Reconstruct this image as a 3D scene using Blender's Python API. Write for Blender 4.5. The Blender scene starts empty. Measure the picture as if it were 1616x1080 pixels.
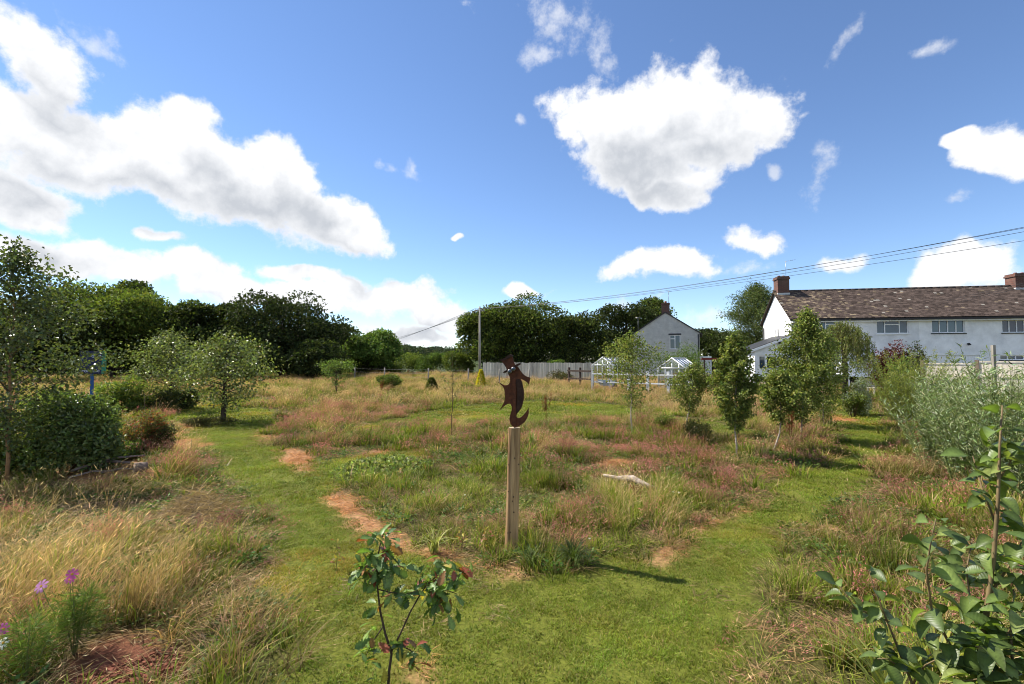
import bpy, math
import numpy as np
from mathutils import Vector, Matrix
R = math.radians
RNG = np.random.default_rng(11)
scene = bpy.context.scene
COL = scene.collection

# ------------------------------------------------------------------ camera
F, CX, CY, HZ, EYE = 760.0, 808.0, 540.0, 568.0, 1.85     # pixels of the 1616 x 1080 photograph, metres
PITCH = math.atan((HZ - CY) / F)
cd = bpy.data.cameras.new('camera'); cam = bpy.data.objects.new('camera', cd); COL.objects.link(cam)
cd.sensor_width = 36.0; cd.lens = F / 1616.0 * 36.0; cd.clip_start = 0.05; cd.clip_end = 12000
cam.location = (0, 0, EYE); cam.rotation_euler = (R(90) + PITCH, 0, 0)
scene.camera = cam

# ------------------------------------------------------------------ light
SUN_EL, SUN_AZ = R(50), R(-64)                 # azimuth measured from +Y (view direction) towards +X
SUND = (math.sin(SUN_AZ) * math.cos(SUN_EL), math.cos(SUN_AZ) * math.cos(SUN_EL), math.sin(SUN_EL))
sl = bpy.data.lights.new('sun', 'SUN'); so = bpy.data.objects.new('sun', sl); COL.objects.link(so)
sl.energy = 5.0; sl.angle = R(0.55); sl.color = (1.0, 0.94, 0.84)
so.rotation_euler = Vector(SUND).to_track_quat('Z', 'Y').to_euler()
so.location = (-20, 10, 30)
scene.view_settings.view_transform = 'Standard'; scene.view_settings.look = 'None'
scene.view_settings.exposure = 0.84; scene.view_settings.gamma = 1.0
scene.view_settings.use_curve_mapping = False
cy = scene.cycles
cy.max_bounces = 4; cy.diffuse_bounces = 2; cy.glossy_bounces = 1; cy.transmission_bounces = 2
cy.transparent_max_bounces = 6; cy.use_denoising = True; cy.filter_width = 1.0; cy.use_adaptive_sampling = True; cy.adaptive_threshold = 0.02; cy.caustics_reflective = False; cy.caustics_refractive = False
try: cy.denoiser = 'OPENIMAGEDENOISE'
except Exception: pass

def ray(px, py):
    v = Vector(((px - CX) / F, 1.0, -(py - CY) / F))
    c, s = math.cos(PITCH), math.sin(PITCH)
    return Vector((v.x, v.y * c - v.z * s, v.y * s + v.z * c))
def G(px, py, z=0.0):                          # pixel -> point on the ground
    r = ray(px, py); t = (z - EYE) / r.z
    return Vector((r.x * t, r.y * t, z))
def AT(px, py, Y):                             # pixel -> point at distance Y
    r = ray(px, py); t = Y / r.y
    return Vector((r.x * t, Y, EYE + r.z * t))
def project(x, y, z):
    c, s = math.cos(PITCH), math.sin(PITCH)
    dz = z - EYE; yy = y * c + dz * s; zz = -y * s + dz * c
    return CX + F * x / yy, CY - F * zz / yy

# ------------------------------------------------------------------ sky: Nishita plus cumulus set in azimuth / elevation
CLOUDS = [  # photograph x, y, half width, half height, tilt (degrees, clockwise)
 (70,92,110,66,32),(55,215,190,72,10),(215,250,190,72,16),(300,195,58,44,0),(375,285,165,74,22),(445,262,75,52,20),(525,352,90,42,25),
 (45,330,92,42,14),(235,370,52,16,8),(60,408,115,26,8),(205,425,115,36,8),(330,436,125,38,8),(480,430,72,15,6),(430,460,125,26,4),
 (612,470,100,32,5),(690,500,66,24,20),(650,526,90,15,5),(560,448,60,20,10),(728,373,11,7,0),(828,458,38,13,6),
 (965,185,112,62,0),(1070,178,130,72,6),(1150,192,84,46,10),(1020,258,112,54,20),(1110,238,70,40,15),(1050,308,78,24,12),
 (1050,418,90,25,0),(1592,240,62,34,20),(1535,222,40,12,12),(1545,412,120,46,-12),(1470,432,58,24,0),(1215,380,66,22,10),(1312,415,52,24,15)]
WISPS = [(885,25,62,70,10),(852,95,40,18,-10),(945,85,24,55,5),(1340,55,46,15,-45),(1455,65,38,10,0),(1292,275,20,42,10),(650,268,14,32,-28),(600,248,22,14,40),
 (1500,312,30,8,0),(1180,418,54,14,0),(1110,505,70,22,0),(960,490,60,15,0),(1030,470,40,8,0),(140,58,50,12,35),(1212,277,11,9,0),(728,2,26,12,20),(1272,180,10,8,0),(815,187,12,9,30)]
def azel(px, py):
    r = ray(px, py).normalized(); return math.atan2(r.x, r.y), math.asin(r.z)

world = bpy.data.worlds.new('World'); scene.world = world; world.use_nodes = True
nt = world.node_tree; nt.nodes.clear(); NN = nt.nodes.new; LK = nt.links.new
def sock(n, i, v):
    if isinstance(v, bpy.types.NodeSocket): v.id_data.links.new(v, n.inputs[i])
    else: n.inputs[i].default_value = v
def mth(tree, op, a, b=0.0, c=0.0, clamp=False):
    n = tree.nodes.new('ShaderNodeMath'); n.operation = op; n.use_clamp = clamp
    sock(n, 0, a); sock(n, 1, b)
    if op in ('SMOOTH_MIN', 'MULTIPLY_ADD', 'SMOOTH_MAX'): sock(n, 2, c)
    return n.outputs[0]
def smooth(tree, x, lo, hi, a=0.0, b=1.0):
    n = tree.nodes.new('ShaderNodeMapRange'); n.interpolation_type = 'SMOOTHSTEP'; n.clamp = True
    sock(n, 0, x); n.inputs[1].default_value = lo; n.inputs[2].default_value = hi; n.inputs[3].default_value = a; n.inputs[4].default_value = b
    return n.outputs[0]
tc = NN('ShaderNodeTexCoord'); sep = NN('ShaderNodeSeparateXYZ'); LK(tc.outputs['Generated'], sep.inputs[0])
az = mth(nt, 'ARCTAN2', sep.outputs[0], sep.outputs[1]); el = mth(nt, 'ARCSINE', sep.outputs[2])
cmb = NN('ShaderNodeCombineXYZ'); LK(az, cmb.inputs[0]); LK(el, cmb.inputs[1])
def noise(tree, vec, scale, detail, rough, lac=2.0):
    n = tree.nodes.new('ShaderNodeTexNoise'); n.noise_dimensions = '3D'; tree.links.new(vec, n.inputs['Vector'])
    n.inputs['Scale'].default_value = scale; n.inputs['Detail'].default_value = detail; n.inputs['Roughness'].default_value = rough
    n.inputs['Lacunarity'].default_value = lac
    return n.outputs[0]
def vadd(tree, a, b):
    n = tree.nodes.new('ShaderNodeVectorMath'); n.operation = 'ADD'; sock(n, 0, a); sock(n, 1, b); return n.outputs[0]
# warp of the mask outlines
wn = NN('ShaderNodeTexNoise'); LK(cmb.outputs[0], wn.inputs['Vector']); wn.inputs['Scale'].default_value = 11; wn.inputs['Detail'].default_value = 2
ws = NN('ShaderNodeVectorMath'); ws.operation = 'MULTIPLY_ADD'; LK(wn.outputs['Color'], ws.inputs[0]); ws.inputs[1].default_value = (0.09, 0.07, 0); ws.inputs[2].default_value = (-0.045, -0.035, 0)
warped = vadd(nt, cmb.outputs[0], ws.outputs[0])
def field(pvec, blobs, k):
    out = None
    for (cx_, cy_, rx, ry, rot) in blobs:
        a0, e0 = azel(cx_, cy_); a1, e1 = azel(cx_ + 5, cy_); a2, e2 = azel(cx_, cy_ - 5)
        sx = math.hypot(a1 - a0, e1 - e0) / 5 * rx; sy = math.hypot(a2 - a0, e2 - e0) / 5 * ry
        src = pvec
        if out is not None:                          # evaluate one after the other (keeps the shader stack small)
            ch = NN('ShaderNodeVectorMath'); ch.operation = 'MULTIPLY_ADD'; LK(out, ch.inputs[0]); ch.inputs[1].default_value = (1e-7, 1e-7, 0); LK(pvec, ch.inputs[2]); src = ch.outputs[0]
        m = NN('ShaderNodeMapping'); m.vector_type = 'TEXTURE'; LK(src, m.inputs[0])
        m.inputs['Location'].default_value = (a0, e0, 0); m.inputs['Rotation'].default_value = (0, 0, -R(rot)); m.inputs['Scale'].default_value = (sx, sy, 1)
        d = NN('ShaderNodeVectorMath'); d.operation = 'LENGTH'; LK(m.outputs[0], d.inputs[0])
        out = d.outputs['Value'] if out is None else mth(nt, 'SMOOTH_MIN', out, d.outputs['Value'], k)
    return mth(nt, 'SUBTRACT', 1.0, out)            # 1 at a centre, 0 on the outline
# the same kind of broken cloud goes on outside the picture
fr = mth(nt, 'MAXIMUM', mth(nt, 'MULTIPLY', mth(nt, 'ABSOLUTE', az), 1 / 0.86), mth(nt, 'MULTIPLY', el, 1 / 0.66))
gen_w = smooth(nt, fr, 1.0, 1.18)
def gen_field(pv):
    g = noise(nt, pv, 2.6, 2.0, 0.5)
    v = mth(nt, 'MULTIPLY_ADD', mth(nt, 'SUBTRACT', g, 0.55), 5.0, 0.0)
    return mth(nt, 'MULTIPLY_ADD', gen_w, mth(nt, 'ADD', v, 2.5), -2.5)
GV = tc.outputs['Generated']
fbm = mth(nt, 'SUBTRACT', noise(nt, GV, 8.0, 7.0, 0.63), 0.5)
gen1 = gen_field(GV)
wfine = noise(nt, GV, 15.0, 5.0, 0.68)
off = (-0.030, 0.070, 0)
warped2 = vadd(nt, warped, off); GV2 = vadd(nt, GV, (off[0], 0, off[1]))
sky = NN('ShaderNodeTexSky'); sky.sky_type = 'NISHITA'; sky.sun_disc = False
sky.sun_elevation = SUN_EL; sky.sun_rotation = SUN_AZ; sky.altitude = 1500; sky.air_density = 1.0; sky.dust_density = 0.0; sky.ozone_density = 3.0
SKY_STRENGTH = 0.110
hs = NN('ShaderNodeHueSaturation'); hs.inputs['Saturation'].default_value = 1.05; hs.inputs['Hue'].default_value = 0.503; LK(sky.outputs[0], hs.inputs['Color'])
bg = NN('ShaderNodeBackground'); bg.inputs[1].default_value = SKY_STRENGTH; LK(hs.outputs[0], bg.inputs[0])
def clouds(blobs, wisps):
    # base density: the cumulus masses, broken up by noise
    mask = mth(nt, 'MAXIMUM', mth(nt, 'MAXIMUM', field(warped, blobs, 0.25), gen1), -1.4)
    dens = mth(nt, 'MULTIPLY_ADD', fbm, 2.5, mth(nt, 'ADD', mask, 0.10))
    alpha = smooth(nt, dens, 0.02, 0.42)
    wmask = mth(nt, 'MULTIPLY_ADD', mth(nt, 'SUBTRACT', wfine, 0.50), 4.6, mth(nt, 'MAXIMUM', field(warped, wisps, 0.1), -2.0))
    alpha = mth(nt, 'MAXIMUM', alpha, smooth(nt, wmask, 0.0, 1.5, 0.0, 0.60))
    # light on the clouds: how much cloud lies between here and the sun, and the relief of the billows
    big = [c for c in blobs if c[2] * c[3] > 1700]
    mask2 = mth(nt, 'MAXIMUM', mth(nt, 'MAXIMUM', field(warped2, big, 0.3), gen_field(GV2)), -1.0)
    fb2 = mth(nt, 'SUBTRACT', noise(nt, GV2, 8.0, 3.0, 0.55), 0.5)
    dens2 = mth(nt, 'MULTIPLY_ADD', fb2, 2.2, mask2)
    fb3 = mth(nt, 'SUBTRACT', noise(nt, vadd(nt, GV, (-0.008, 0, 0.016)), 8.0, 7.0, 0.63), 0.5)
    relief = mth(nt, 'SUBTRACT', fbm, fb3)
    lit = mth(nt, 'MAXIMUM', smooth(nt, dens2, -0.15, 1.0, 1.0, 0.0), smooth(nt, dens, 0.1, 0.9, 0.85, 0.0))
    lit = mth(nt, 'MULTIPLY_ADD', relief, 2.2, lit, clamp=True)
    cr = NN('ShaderNodeMix'); cr.data_type = 'RGBA'; LK(lit, cr.inputs[0])
    cr.inputs[6].default_value = (0.54, 0.57, 0.62, 1); cr.inputs[7].default_value = (0.93, 0.94, 0.96, 1)
    bc = NN('ShaderNodeBackground'); bc.inputs[1].default_value = 0.64; LK(cr.outputs[2], bc.inputs[0])
    ms = NN('ShaderNodeMixShader'); LK(alpha, ms.inputs[0]); LK(bg.outputs[0], ms.inputs[1]); LK(bc.outputs[0], ms.inputs[2])
    return ms.outputs[0]
side = mth(nt, 'GREATER_THAN', az, azel(770, 540)[0])
left = clouds([c for c in CLOUDS if c[0] < 770], [c for c in WISPS if c[0] < 770]); right = clouds([c for c in CLOUDS if c[0] >= 770], [c for c in WISPS if c[0] >= 770])
mm = NN('ShaderNodeMixShader'); LK(side, mm.inputs[0]); LK(left, mm.inputs[1]); LK(right, mm.inputs[2])
wo = NN('ShaderNodeOutputWorld'); LK(mm.outputs[0], wo.inputs[0])
world.cycles.sampling_method = 'MANUAL'; world.cycles.sample_map_resolution = 512

# ------------------------------------------------------------------ helpers
def tag(o, label=None, cat=None, group=None, kind=None):
    for k, v in (('label', label), ('category', cat), ('group', group), ('kind', kind)):
        if v is not None: o[k] = v
    return o
def empty(name, loc, rz=0.0, label=None, cat=None, group=None):
    o = bpy.data.objects.new(name, None); COL.objects.link(o); o.location = loc; o.rotation_euler = (0, 0, rz)
    o.empty_display_size = 0.2
    return tag(o, label, cat, group)
def link(name, me, mat=None, parent=None):
    o = bpy.data.objects.new(name, me); COL.objects.link(o)
    if mat is not None and len(me.materials) == 0: me.materials.append(mat)
    if parent is not None: o.parent = parent
    return o
def np_mesh(name, V, FQ, tint=None, smooth_=False):
    """V (n,3), FQ (m,k) all faces of k corners, tint (n,3) linear rgb per vertex"""
    V = np.asarray(V, np.float32); FQ = np.asarray(FQ, np.int32)
    me = bpy.data.meshes.new(name); m, k = FQ.shape
    me.vertices.add(len(V)); me.vertices.foreach_set('co', V.ravel())
    me.loops.add(m * k); me.loops.foreach_set('vertex_index', FQ.ravel())
    me.polygons.add(m); me.polygons.foreach_set('loop_start', np.arange(0, m * k, k, dtype=np.int32))
    me.polygons.foreach_set('use_smooth', np.full(m, smooth_))
    if tint is not None:
        a = me.attributes.new('tint', 'FLOAT_COLOR', 'POINT')
        c = np.ones((len(V), 4), np.float32); c[:, :3] = tint; a.data.foreach_set('color', c.ravel())
    me.update(calc_edges=True)
    return me
class MB:
    def __init__(s): s.v = []; s.f = []; s.t = []; s.sm = []
    def add(s, vs, fs, tint=(1, 1, 1), smooth_=False):
        b = len(s.v); s.v += [tuple(v) for v in vs]; s.f += [tuple(b + i for i in f) for f in fs]
        s.t += [tuple(tint)] * len(vs); s.sm += [smooth_] * len(fs); return s
    def box(s, a, b, tint=(1, 1, 1)):
        x0, y0, z0 = a; x1, y1, z1 = b
        return s.add([(x0,y0,z0),(x1,y0,z0),(x1,y1,z0),(x0,y1,z0),(x0,y0,z1),(x1,y0,z1),(x1,y1,z1),(x0,y1,z1)],
                     [(0,3,2,1),(4,5,6,7),(0,1,5,4),(1,2,6,5),(2,3,7,6),(3,0,4,7)], tint)
    def hexa(s, p, tint=(1, 1, 1)):               # 8 corners: bottom 4 then top 4
        return s.add(p, [(0,3,2,1),(4,5,6,7),(0,1,5,4),(1,2,6,5),(2,3,7,6),(3,0,4,7)], tint)
    def tube(s, pts, rad, n=6, tint=(1, 1, 1), cap=True):
        pts = [Vector(p) for p in pts]; vs = []; fs = []
        t = (pts[1] - pts[0]).normalized(); u = t.orthogonal().normalized()
        for i, p in enumerate(pts):
            t = (pts[min(i + 1, len(pts) - 1)] - pts[max(i - 1, 0)]).normalized()
            u = (u - t * u.dot(t)).normalized(); w = t.cross(u)
            r = rad[i] if hasattr(rad, '__len__') else rad
            for k in range(n):
                a = 2 * math.pi * k / n; vs.append(p + (u * math.cos(a) + w * math.sin(a)) * r)
        for i in range(len(pts) - 1):
            for k in range(n): fs.append((i*n+k, i*n+(k+1)%n, (i+1)*n+(k+1)%n, (i+1)*n+k))
        if cap: fs.append(tuple(range(n-1, -1, -1))); fs.append(tuple((len(pts)-1)*n+k for k in range(n)))
        return s.add(vs, fs, tint, True)
    def prism(s, outline, y0, y1, tint=(1, 1, 1)):   # outline in x, z, extruded along y
        n = len(outline); vs = [(x, y0, z) for x, z in outline] + [(x, y1, z) for x, z in outline]
        fs = [tuple(range(n)), tuple(range(2*n-1, n-1, -1))] + [(i, i+n, (i+1)%n+n, (i+1)%n) for i in range(n)]
        return s.add(vs, fs, tint)
    def build(s, name, mat, parent=None, bevel=0.0):
        me = bpy.data.meshes.new(name); me.from_pydata(s.v, [], s.f)
        me.polygons.foreach_set('use_smooth', s.sm)
        a = me.attributes.new('tint', 'FLOAT_COLOR', 'POINT')
        c = np.ones((len(s.v), 4), np.float32); c[:, :3] = np.array(s.t); a.data.foreach_set('color', c.ravel())
        me.update(); o = link(name, me, mat, parent)
        if bevel: b = o.modifiers.new('bevel', 'BEVEL'); b.width = bevel; b.segments = 2; b.limit_method = 'ANGLE'
        return o

# ------------------------------------------------------------------ materials
MATS = {}
def new_mat(name):
    m = bpy.data.materials.new(name); m.use_nodes = True; t = m.node_tree; t.nodes.clear()
    o = t.nodes.new('ShaderNodeOutputMaterial'); return m, t, o
def plain(name, col, rough=0.7, spec=0.3, metal=0.0, nscale=0.0, namt=0.25, bump=0.0, stretch=(1, 1, 1), tint=False, col2=None, detail=5.0):
    if name in MATS: return MATS[name]
    m, t, o = new_mat(name); b = t.nodes.new('ShaderNodeBsdfPrincipled'); t.links.new(b.outputs[0], o.inputs[0])
    b.inputs['Roughness'].default_value = rough; b.inputs['Specular IOR Level'].default_value = spec; b.inputs['Metallic'].default_value = metal
    c = None
    if nscale:
        tc_ = t.nodes.new('ShaderNodeTexCoord'); mp = t.nodes.new('ShaderNodeMapping'); mp.inputs['Scale'].default_value = stretch
        t.links.new(tc_.outputs['Object'], mp.inputs[0])
        n = t.nodes.new('ShaderNodeTexNoise'); n.inputs['Scale'].default_value = nscale; n.inputs['Detail'].default_value = detail; n.inputs['Roughness'].default_value = 0.62
        t.links.new(mp.outputs[0], n.inputs['Vector'])
        r = t.nodes.new('ShaderNodeValToRGB'); e = r.color_ramp.elements
        lo = [x * (1 - namt) for x in col] if col2 is None else col2; hi = [min(1, x * (1 + namt * 0.6)) for x in col] if col2 is None else col
        e[0].position = 0.34; e[0].color = (*lo, 1); e[1].position = 0.66; e[1].color = (*hi, 1)
        t.links.new(n.outputs[0], r.inputs[0]); c = r.outputs[0]
        if bump:
            bp = t.nodes.new('ShaderNodeBump'); bp.inputs['Strength'].default_value = bump; bp.inputs['Distance'].default_value = 0.02
            t.links.new(n.outputs[0], bp.inputs['Height']); t.links.new(bp.outputs[0], b.inputs['Normal'])
    if tint:
        a = t.nodes.new('ShaderNodeAttribute'); a.attribute_name = 'tint'
        x = t.nodes.new('ShaderNodeMix'); x.data_type = 'RGBA'; x.blend_type = 'MULTIPLY'; x.inputs[0].default_value = 1.0
        if c is not None: t.links.new(c, x.inputs[6])
        else: x.inputs[6].default_value = (*col, 1)
        t.links.new(a.outputs['Color'], x.inputs[7]); c = x.outputs[2]
    if c is None: b.inputs['Base Color'].default_value = (*col, 1)
    else: t.links.new(c, b.inputs['Base Color'])
    MATS[name] = m; return m
def veg(name, trans=0.35, rough=0.5, spec=0.3, inst=False, warm=(1.15, 1.25, 0.55), mottle=False):
    if name in MATS: return MATS[name]
    m, t, o = new_mat(name); N = t.nodes.new
    a = N('ShaderNodeAttribute'); a.attribute_name = 'tint'; c = a.outputs['Color']
    if inst:
        i = N('ShaderNodeAttribute'); i.attribute_type = 'INSTANCER'; i.attribute_name = 'itint'
        x = N('ShaderNodeMix'); x.data_type = 'RGBA'; x.blend_type = 'MULTIPLY'; x.inputs[0].default_value = 1.0
        t.links.new(c, x.inputs[6]); t.links.new(i.outputs['Color'], x.inputs[7]); c = x.outputs[2]
    b = N('ShaderNodeBsdfPrincipled'); b.inputs['Roughness'].default_value = rough; b.inputs['Specular IOR Level'].default_value = spec
    if mottle:                                     # blotches, side veins and each leaf its own shade
        tcn = N('ShaderNodeTexCoord'); nz_ = N('ShaderNodeTexNoise'); nz_.inputs['Scale'].default_value = 7; nz_.inputs['Detail'].default_value = 4; t.links.new(tcn.outputs['Object'], nz_.inputs['Vector'])
        wv = N('ShaderNodeTexWave'); wv.inputs['Scale'].default_value = 3.2; wv.inputs['Distortion'].default_value = 1.5; t.links.new(tcn.outputs['Object'], wv.inputs['Vector'])
        oi = N('ShaderNodeObjectInfo'); sm_ = mth(t, 'MULTIPLY_ADD', nz_.outputs[0], .8, mth(t, 'MULTIPLY_ADD', oi.outputs['Random'], .55, .30))
        vm = N('ShaderNodeVectorMath'); vm.operation = 'SCALE'; t.links.new(c, vm.inputs[0]); t.links.new(sm_, vm.inputs['Scale']); c = vm.outputs[0]
        bp = N('ShaderNodeBump'); bp.inputs['Strength'].default_value = .08; bp.inputs['Distance'].default_value = .01; t.links.new(wv.outputs[1], bp.inputs['Height']); t.links.new(bp.outputs[0], b.inputs['Normal'])
    t.links.new(c, b.inputs['Base Color'])
    w = N('ShaderNodeMix'); w.data_type = 'RGBA'; w.blend_type = 'MULTIPLY'; w.inputs[0].default_value = 1.0; w.inputs[7].default_value = (*warm, 1)
    t.links.new(c, w.inputs[6]); tr = N('ShaderNodeBsdfTranslucent'); t.links.new(w.outputs[2], tr.inputs[0])
    mx_ = N('ShaderNodeMixShader'); mx_.inputs[0].default_value = trans
    t.links.new(b.outputs[0], mx_.inputs[1]); t.links.new(tr.outputs[0], mx_.inputs[2]); t.links.new(mx_.outputs[0], o.inputs[0])
    MATS[name] = m; return m
M_LEAF = veg('leaf', 0.40, 0.50, 0.28)
M_GLOSS = veg('glossy_leaf', 0.32, 0.34, 0.45)
M_SATIN = veg('satin_leaf', 0.36, 0.40, 0.35, warm=(1.35, 1.45, 0.5), mottle=True)
M_DULL = veg('far_leaf', 0.30, 0.65, 0.12)
M_GRASS = veg('grass_blade', 0.42, 0.55, 0.25, inst=True, warm=(1.12, 1.12, 0.78))
M_BARK = plain('bark', (0.075, 0.058, 0.042), 0.9, 0.1, nscale=9, namt=0.6, bump=0.6, stretch=(1, 1, 0.25))
M_BIRCH = plain('birch_bark', (0.52, 0.45, 0.37), 0.75, 0.2, nscale=14, bump=0.2, stretch=(0.6, 0.6, 3.0), col2=(0.16, 0.12, 0.09))
M_TWIG = plain('twig_bark', (0.11, 0.075, 0.045), 0.85, 0.15)
M_GREENSTEM = plain('green_stem', (0.14, 0.17, 0.05), 0.6, 0.3)

# ------------------------------------------------------------------ leaves as arrays
def unit(a): return a / np.maximum(np.linalg.norm(a, axis=-1, keepdims=True), 1e-9)
def leaf_mesh(name, P, D, L, W, tint, fold=0.25, rng=RNG, nrm=None):
    """one folded diamond leaf for each point P, pointing along D, length L, width W"""
    n = len(P); D = unit(D); Nn = unit(rng.normal(size=(n, 3)) + np.array([0, 0, 0.9])) if nrm is None else nrm
    S = unit(np.cross(D, Nn)); Nn = np.cross(S, D)
    L = np.broadcast_to(L, n)[:, None]; W = np.broadcast_to(W, n)[:, None]
    mid = P + D * L * 0.45
    V = np.stack([P, mid + S * W * 0.5 + Nn * W * fold, P + D * L - Nn * L * 0.12, mid - S * W * 0.5 + Nn * W * fold], 1).reshape(-1, 3)
    b = np.arange(n)[:, None] * 4
    Fq = np.concatenate([b + np.array([0, 1, 2]), b + np.array([0, 2, 3])], 0)
    return np_mesh(name, V, Fq, np.repeat(tint, 4, 0))
def tints(n, cols, rng=RNG, var=0.3, w=None):
    cols = np.array(cols); i = rng.choice(len(cols), n, p=w)
    return cols[i] * np.clip(1 + rng.normal(0, var, (n, 1)), 0.35, 2.2) * np.clip(1 + rng.normal(0, 0.07, (n, 3)), 0.7, 1.4)
def ball(n, rng): return unit(rng.normal(size=(n, 3)))

# ------------------------------------------------------------------ ground cover map (ground coordinates)
def vnoise(x, y, s, seed):
    """smooth value noise, 0..1"""
    rs = np.random.default_rng(seed); T = rs.random((256, 256))
    X = np.asarray(x) / s + 1000.0; Y = np.asarray(y) / s + 1000.0
    xi = np.floor(X).astype(int); yi = np.floor(Y).astype(int); fx = X - xi; fy = Y - yi
    fx = fx * fx * (3 - 2 * fx); fy = fy * fy * (3 - 2 * fy)
    g = lambda a, b: T[a % 256, b % 256]
    return (g(xi, yi) * (1 - fx) + g(xi + 1, yi) * fx) * (1 - fy) + (g(xi, yi + 1) * (1 - fx) + g(xi + 1, yi + 1) * fx) * fy
def fbm2(x, y, s, seed, o=3):
    r = 0; a = 1; t = 0
    for k in range(o): r = r + a * vnoise(x, y, s / 2 ** k, seed + k); t += a; a *= 0.5
    return r / t
def poly(px): return np.array([G(a, b).to_tuple()[:2] for a, b in px])
def inpoly(x, y, P):
    c = np.zeros(np.shape(x), bool); n = len(P)
    for i in range(n):
        x0, y0 = P[i]; x1, y1 = P[(i + 1) % n]
        c ^= ((y0 > y) != (y1 > y)) & (x < (x1 - x0) * (y - y0) / (y1 - y0 + 1e-12) + x0)
    return c
LAWN = [poly(p) for p in (
 [(460,1900),(455,1085),(450,1010),(440,940),(425,890),(405,830),(392,780),(352,740),(325,712),(300,690),(270,672),(262,655),(285,645),(340,646),(400,643),(440,650),(445,668),(415,685),(425,700),(450,722),(500,737),(530,724),(600,714),(675,710),(690,722),(620,752),(545,757),(525,775),(528,800),(560,835),(620,862),(690,890),(760,905),(840,912),(930,900),(990,882),(1060,862),(1120,830),(1165,805),(1215,780),(1235,757),(1290,745),(1325,722),(1335,700),(1318,680),(1328,655),(1310,636),(1318,626),(1350,625),(1375,640),(1395,665),(1410,690),(1405,715),(1380,745),(1330,785),(1290,815),(1240,850),(1200,900),(1185,960),(1178,1020),(1165,1085),(1165,1900)],
 [(620,670),(640,656),(700,646),(760,639),(850,634),(940,635),(985,642),(1005,652),(960,664),(880,670),(800,669),(720,673),(650,677)],
 [(535,692),(555,678),(590,667),(640,660),(650,668),(600,681),(565,694)],
 [(1000,652),(1060,657),(1140,668),(1200,688),(1190,700),(1120,688),(1040,668)],
 [(300,645),(340,632),(420,628),(430,634),(380,642),(330,648)])]
BARE = [poly(p) for p in (
 [(522,778),(545,770),(562,792),(600,826),(645,848),(710,870),(700,892),(620,868),(560,842),(528,806)],
 [(428,712),(470,706),(502,730),(490,744),(448,736)],
 [(400,688),(420,682),(440,690),(430,697)],
 [(750,894),(790,888),(838,896),(836,907),(780,909)],
 [(1000,886),(1060,852),(1105,832),(1165,795),(1175,806),(1100,850),(1035,888)],
 [(1278,838),(1295,828),(1325,832),(1322,842),(1290,845)],
 [(270,700),(300,688),(335,695),(320,712),(280,716)],
 [(283,678),(290,668),(310,672),(300,684)],
 [(640,1060),(670,1030),(690,1045),(680,1085),(650,1095)],
 [(1300,662),(1320,655),(1345,660),(1325,668)],
 [(100,742),(150,730),(235,724),(246,750),(200,760),(108,766)], [(560,720),(600,708),(640,706),(610,716)], [(940,730),(980,722),(990,732),(950,738)])]
SOIL = poly([(60,1085),(110,1035),(160,1010),(230,1012),(285,1040),(290,1090),(200,1140),(90,1140)])
DARKPATCH = poly([(255,800),(280,775),(330,775),(365,800),(360,835),(310,850),(265,835)])
def cover(x, y):
    """0 tall meadow, 1 mown, 2 bare thatch, 3 soil, 4 flattened grass"""
    d = np.hypot(x, y)
    wx = x + (fbm2(x, y, 0.5, 5) - 0.5) * 0.05 * np.clip(d, 2, 10); wy = y + (fbm2(x, y, 0.5, 25) - 0.5) * 0.07 * np.clip(d, 2, 12)
    c = np.zeros(np.shape(x), int)
    for P in LAWN: c[inpoly(wx, wy, P)] = 1
    for P in BARE: c[inpoly(wx, wy, P)] = 2
    c[inpoly(wx, wy, DARKPATCH)] = 4
    c[inpoly(wx, wy, SOIL)] = 3
    return c
def ground_z(x, y):
    d = np.hypot(x, y)
    return (fbm2(x, y, 2.5, 77) - 0.5) * 0.10 * np.clip((d - 2.0) / 4.0, 0, 1) + (fbm2(x, y, 0.35, 91) - 0.5) * 0.02
def GZ(p): return float(ground_z(np.array([p[0]]), np.array([p[1]]))[0])
def GP(px, py):
    p = G(px, py); p.z = GZ(p); return p

rr = [0.05]
while rr[-1] < 62: rr.append(rr[-1] + max(0.05, rr[-1] * 0.02))
rr += list(np.geomspace(66, 6000, 30)); rr = np.array(rr)
aa = np.concatenate([np.linspace(-math.pi, -1.1, 40, endpoint=False), np.linspace(-1.1, 1.1, 440, endpoint=False), np.linspace(1.1, math.pi, 40, endpoint=False)])
RR, AA = np.meshgrid(rr, aa, indexing='ij'); gx = RR * np.sin(AA); gy = RR * np.cos(AA)
gz = ground_z(gx, gy) * np.clip((90 - RR) / 30, 0, 1)
cov = cover(gx, gy)
cov[(RR > 70)] = 0
nr, na = RR.shape; idx = np.arange(nr * na).reshape(nr, na)
q = np.stack([idx[:-1], np.roll(idx, -1, 1)[:-1], np.roll(idx, -1, 1)[1:], idx[1:]], -1).reshape(-1, 4)
pal = np.array([[0.095, 0.088, 0.028], [0.150, 0.165, 0.026], [0.46, 0.25, 0.125], [0.19, 0.075, 0.045], [0.10, 0.075, 0.045]])
gt = pal[cov.ravel()]
for j in range(8):                               # worn, blended margins between the covers
    jx, jy = RNG.normal(0, .08, gx.shape), RNG.normal(0, .10, gx.shape); cj = cover(gx + jx, gy + jy); cj[RR > 70] = 0; gt = gt + pal[cj.ravel()]
gt = gt / 9.0
far = np.clip((RR.ravel() - 45) / 30, 0, 1)[:, None]; gt = gt * (1 - far) + np.array([0.07, 0.09, 0.03]) * far
gme = np_mesh('ground', np.stack([gx.ravel(), gy.ravel(), gz.ravel()], 1), q[:, ::-1], gt, True)
M_GROUND = plain('earth', (1, 1, 1), 0.95, 0.08, nscale=30, namt=0.55, bump=0.7, tint=True, detail=6)
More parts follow.
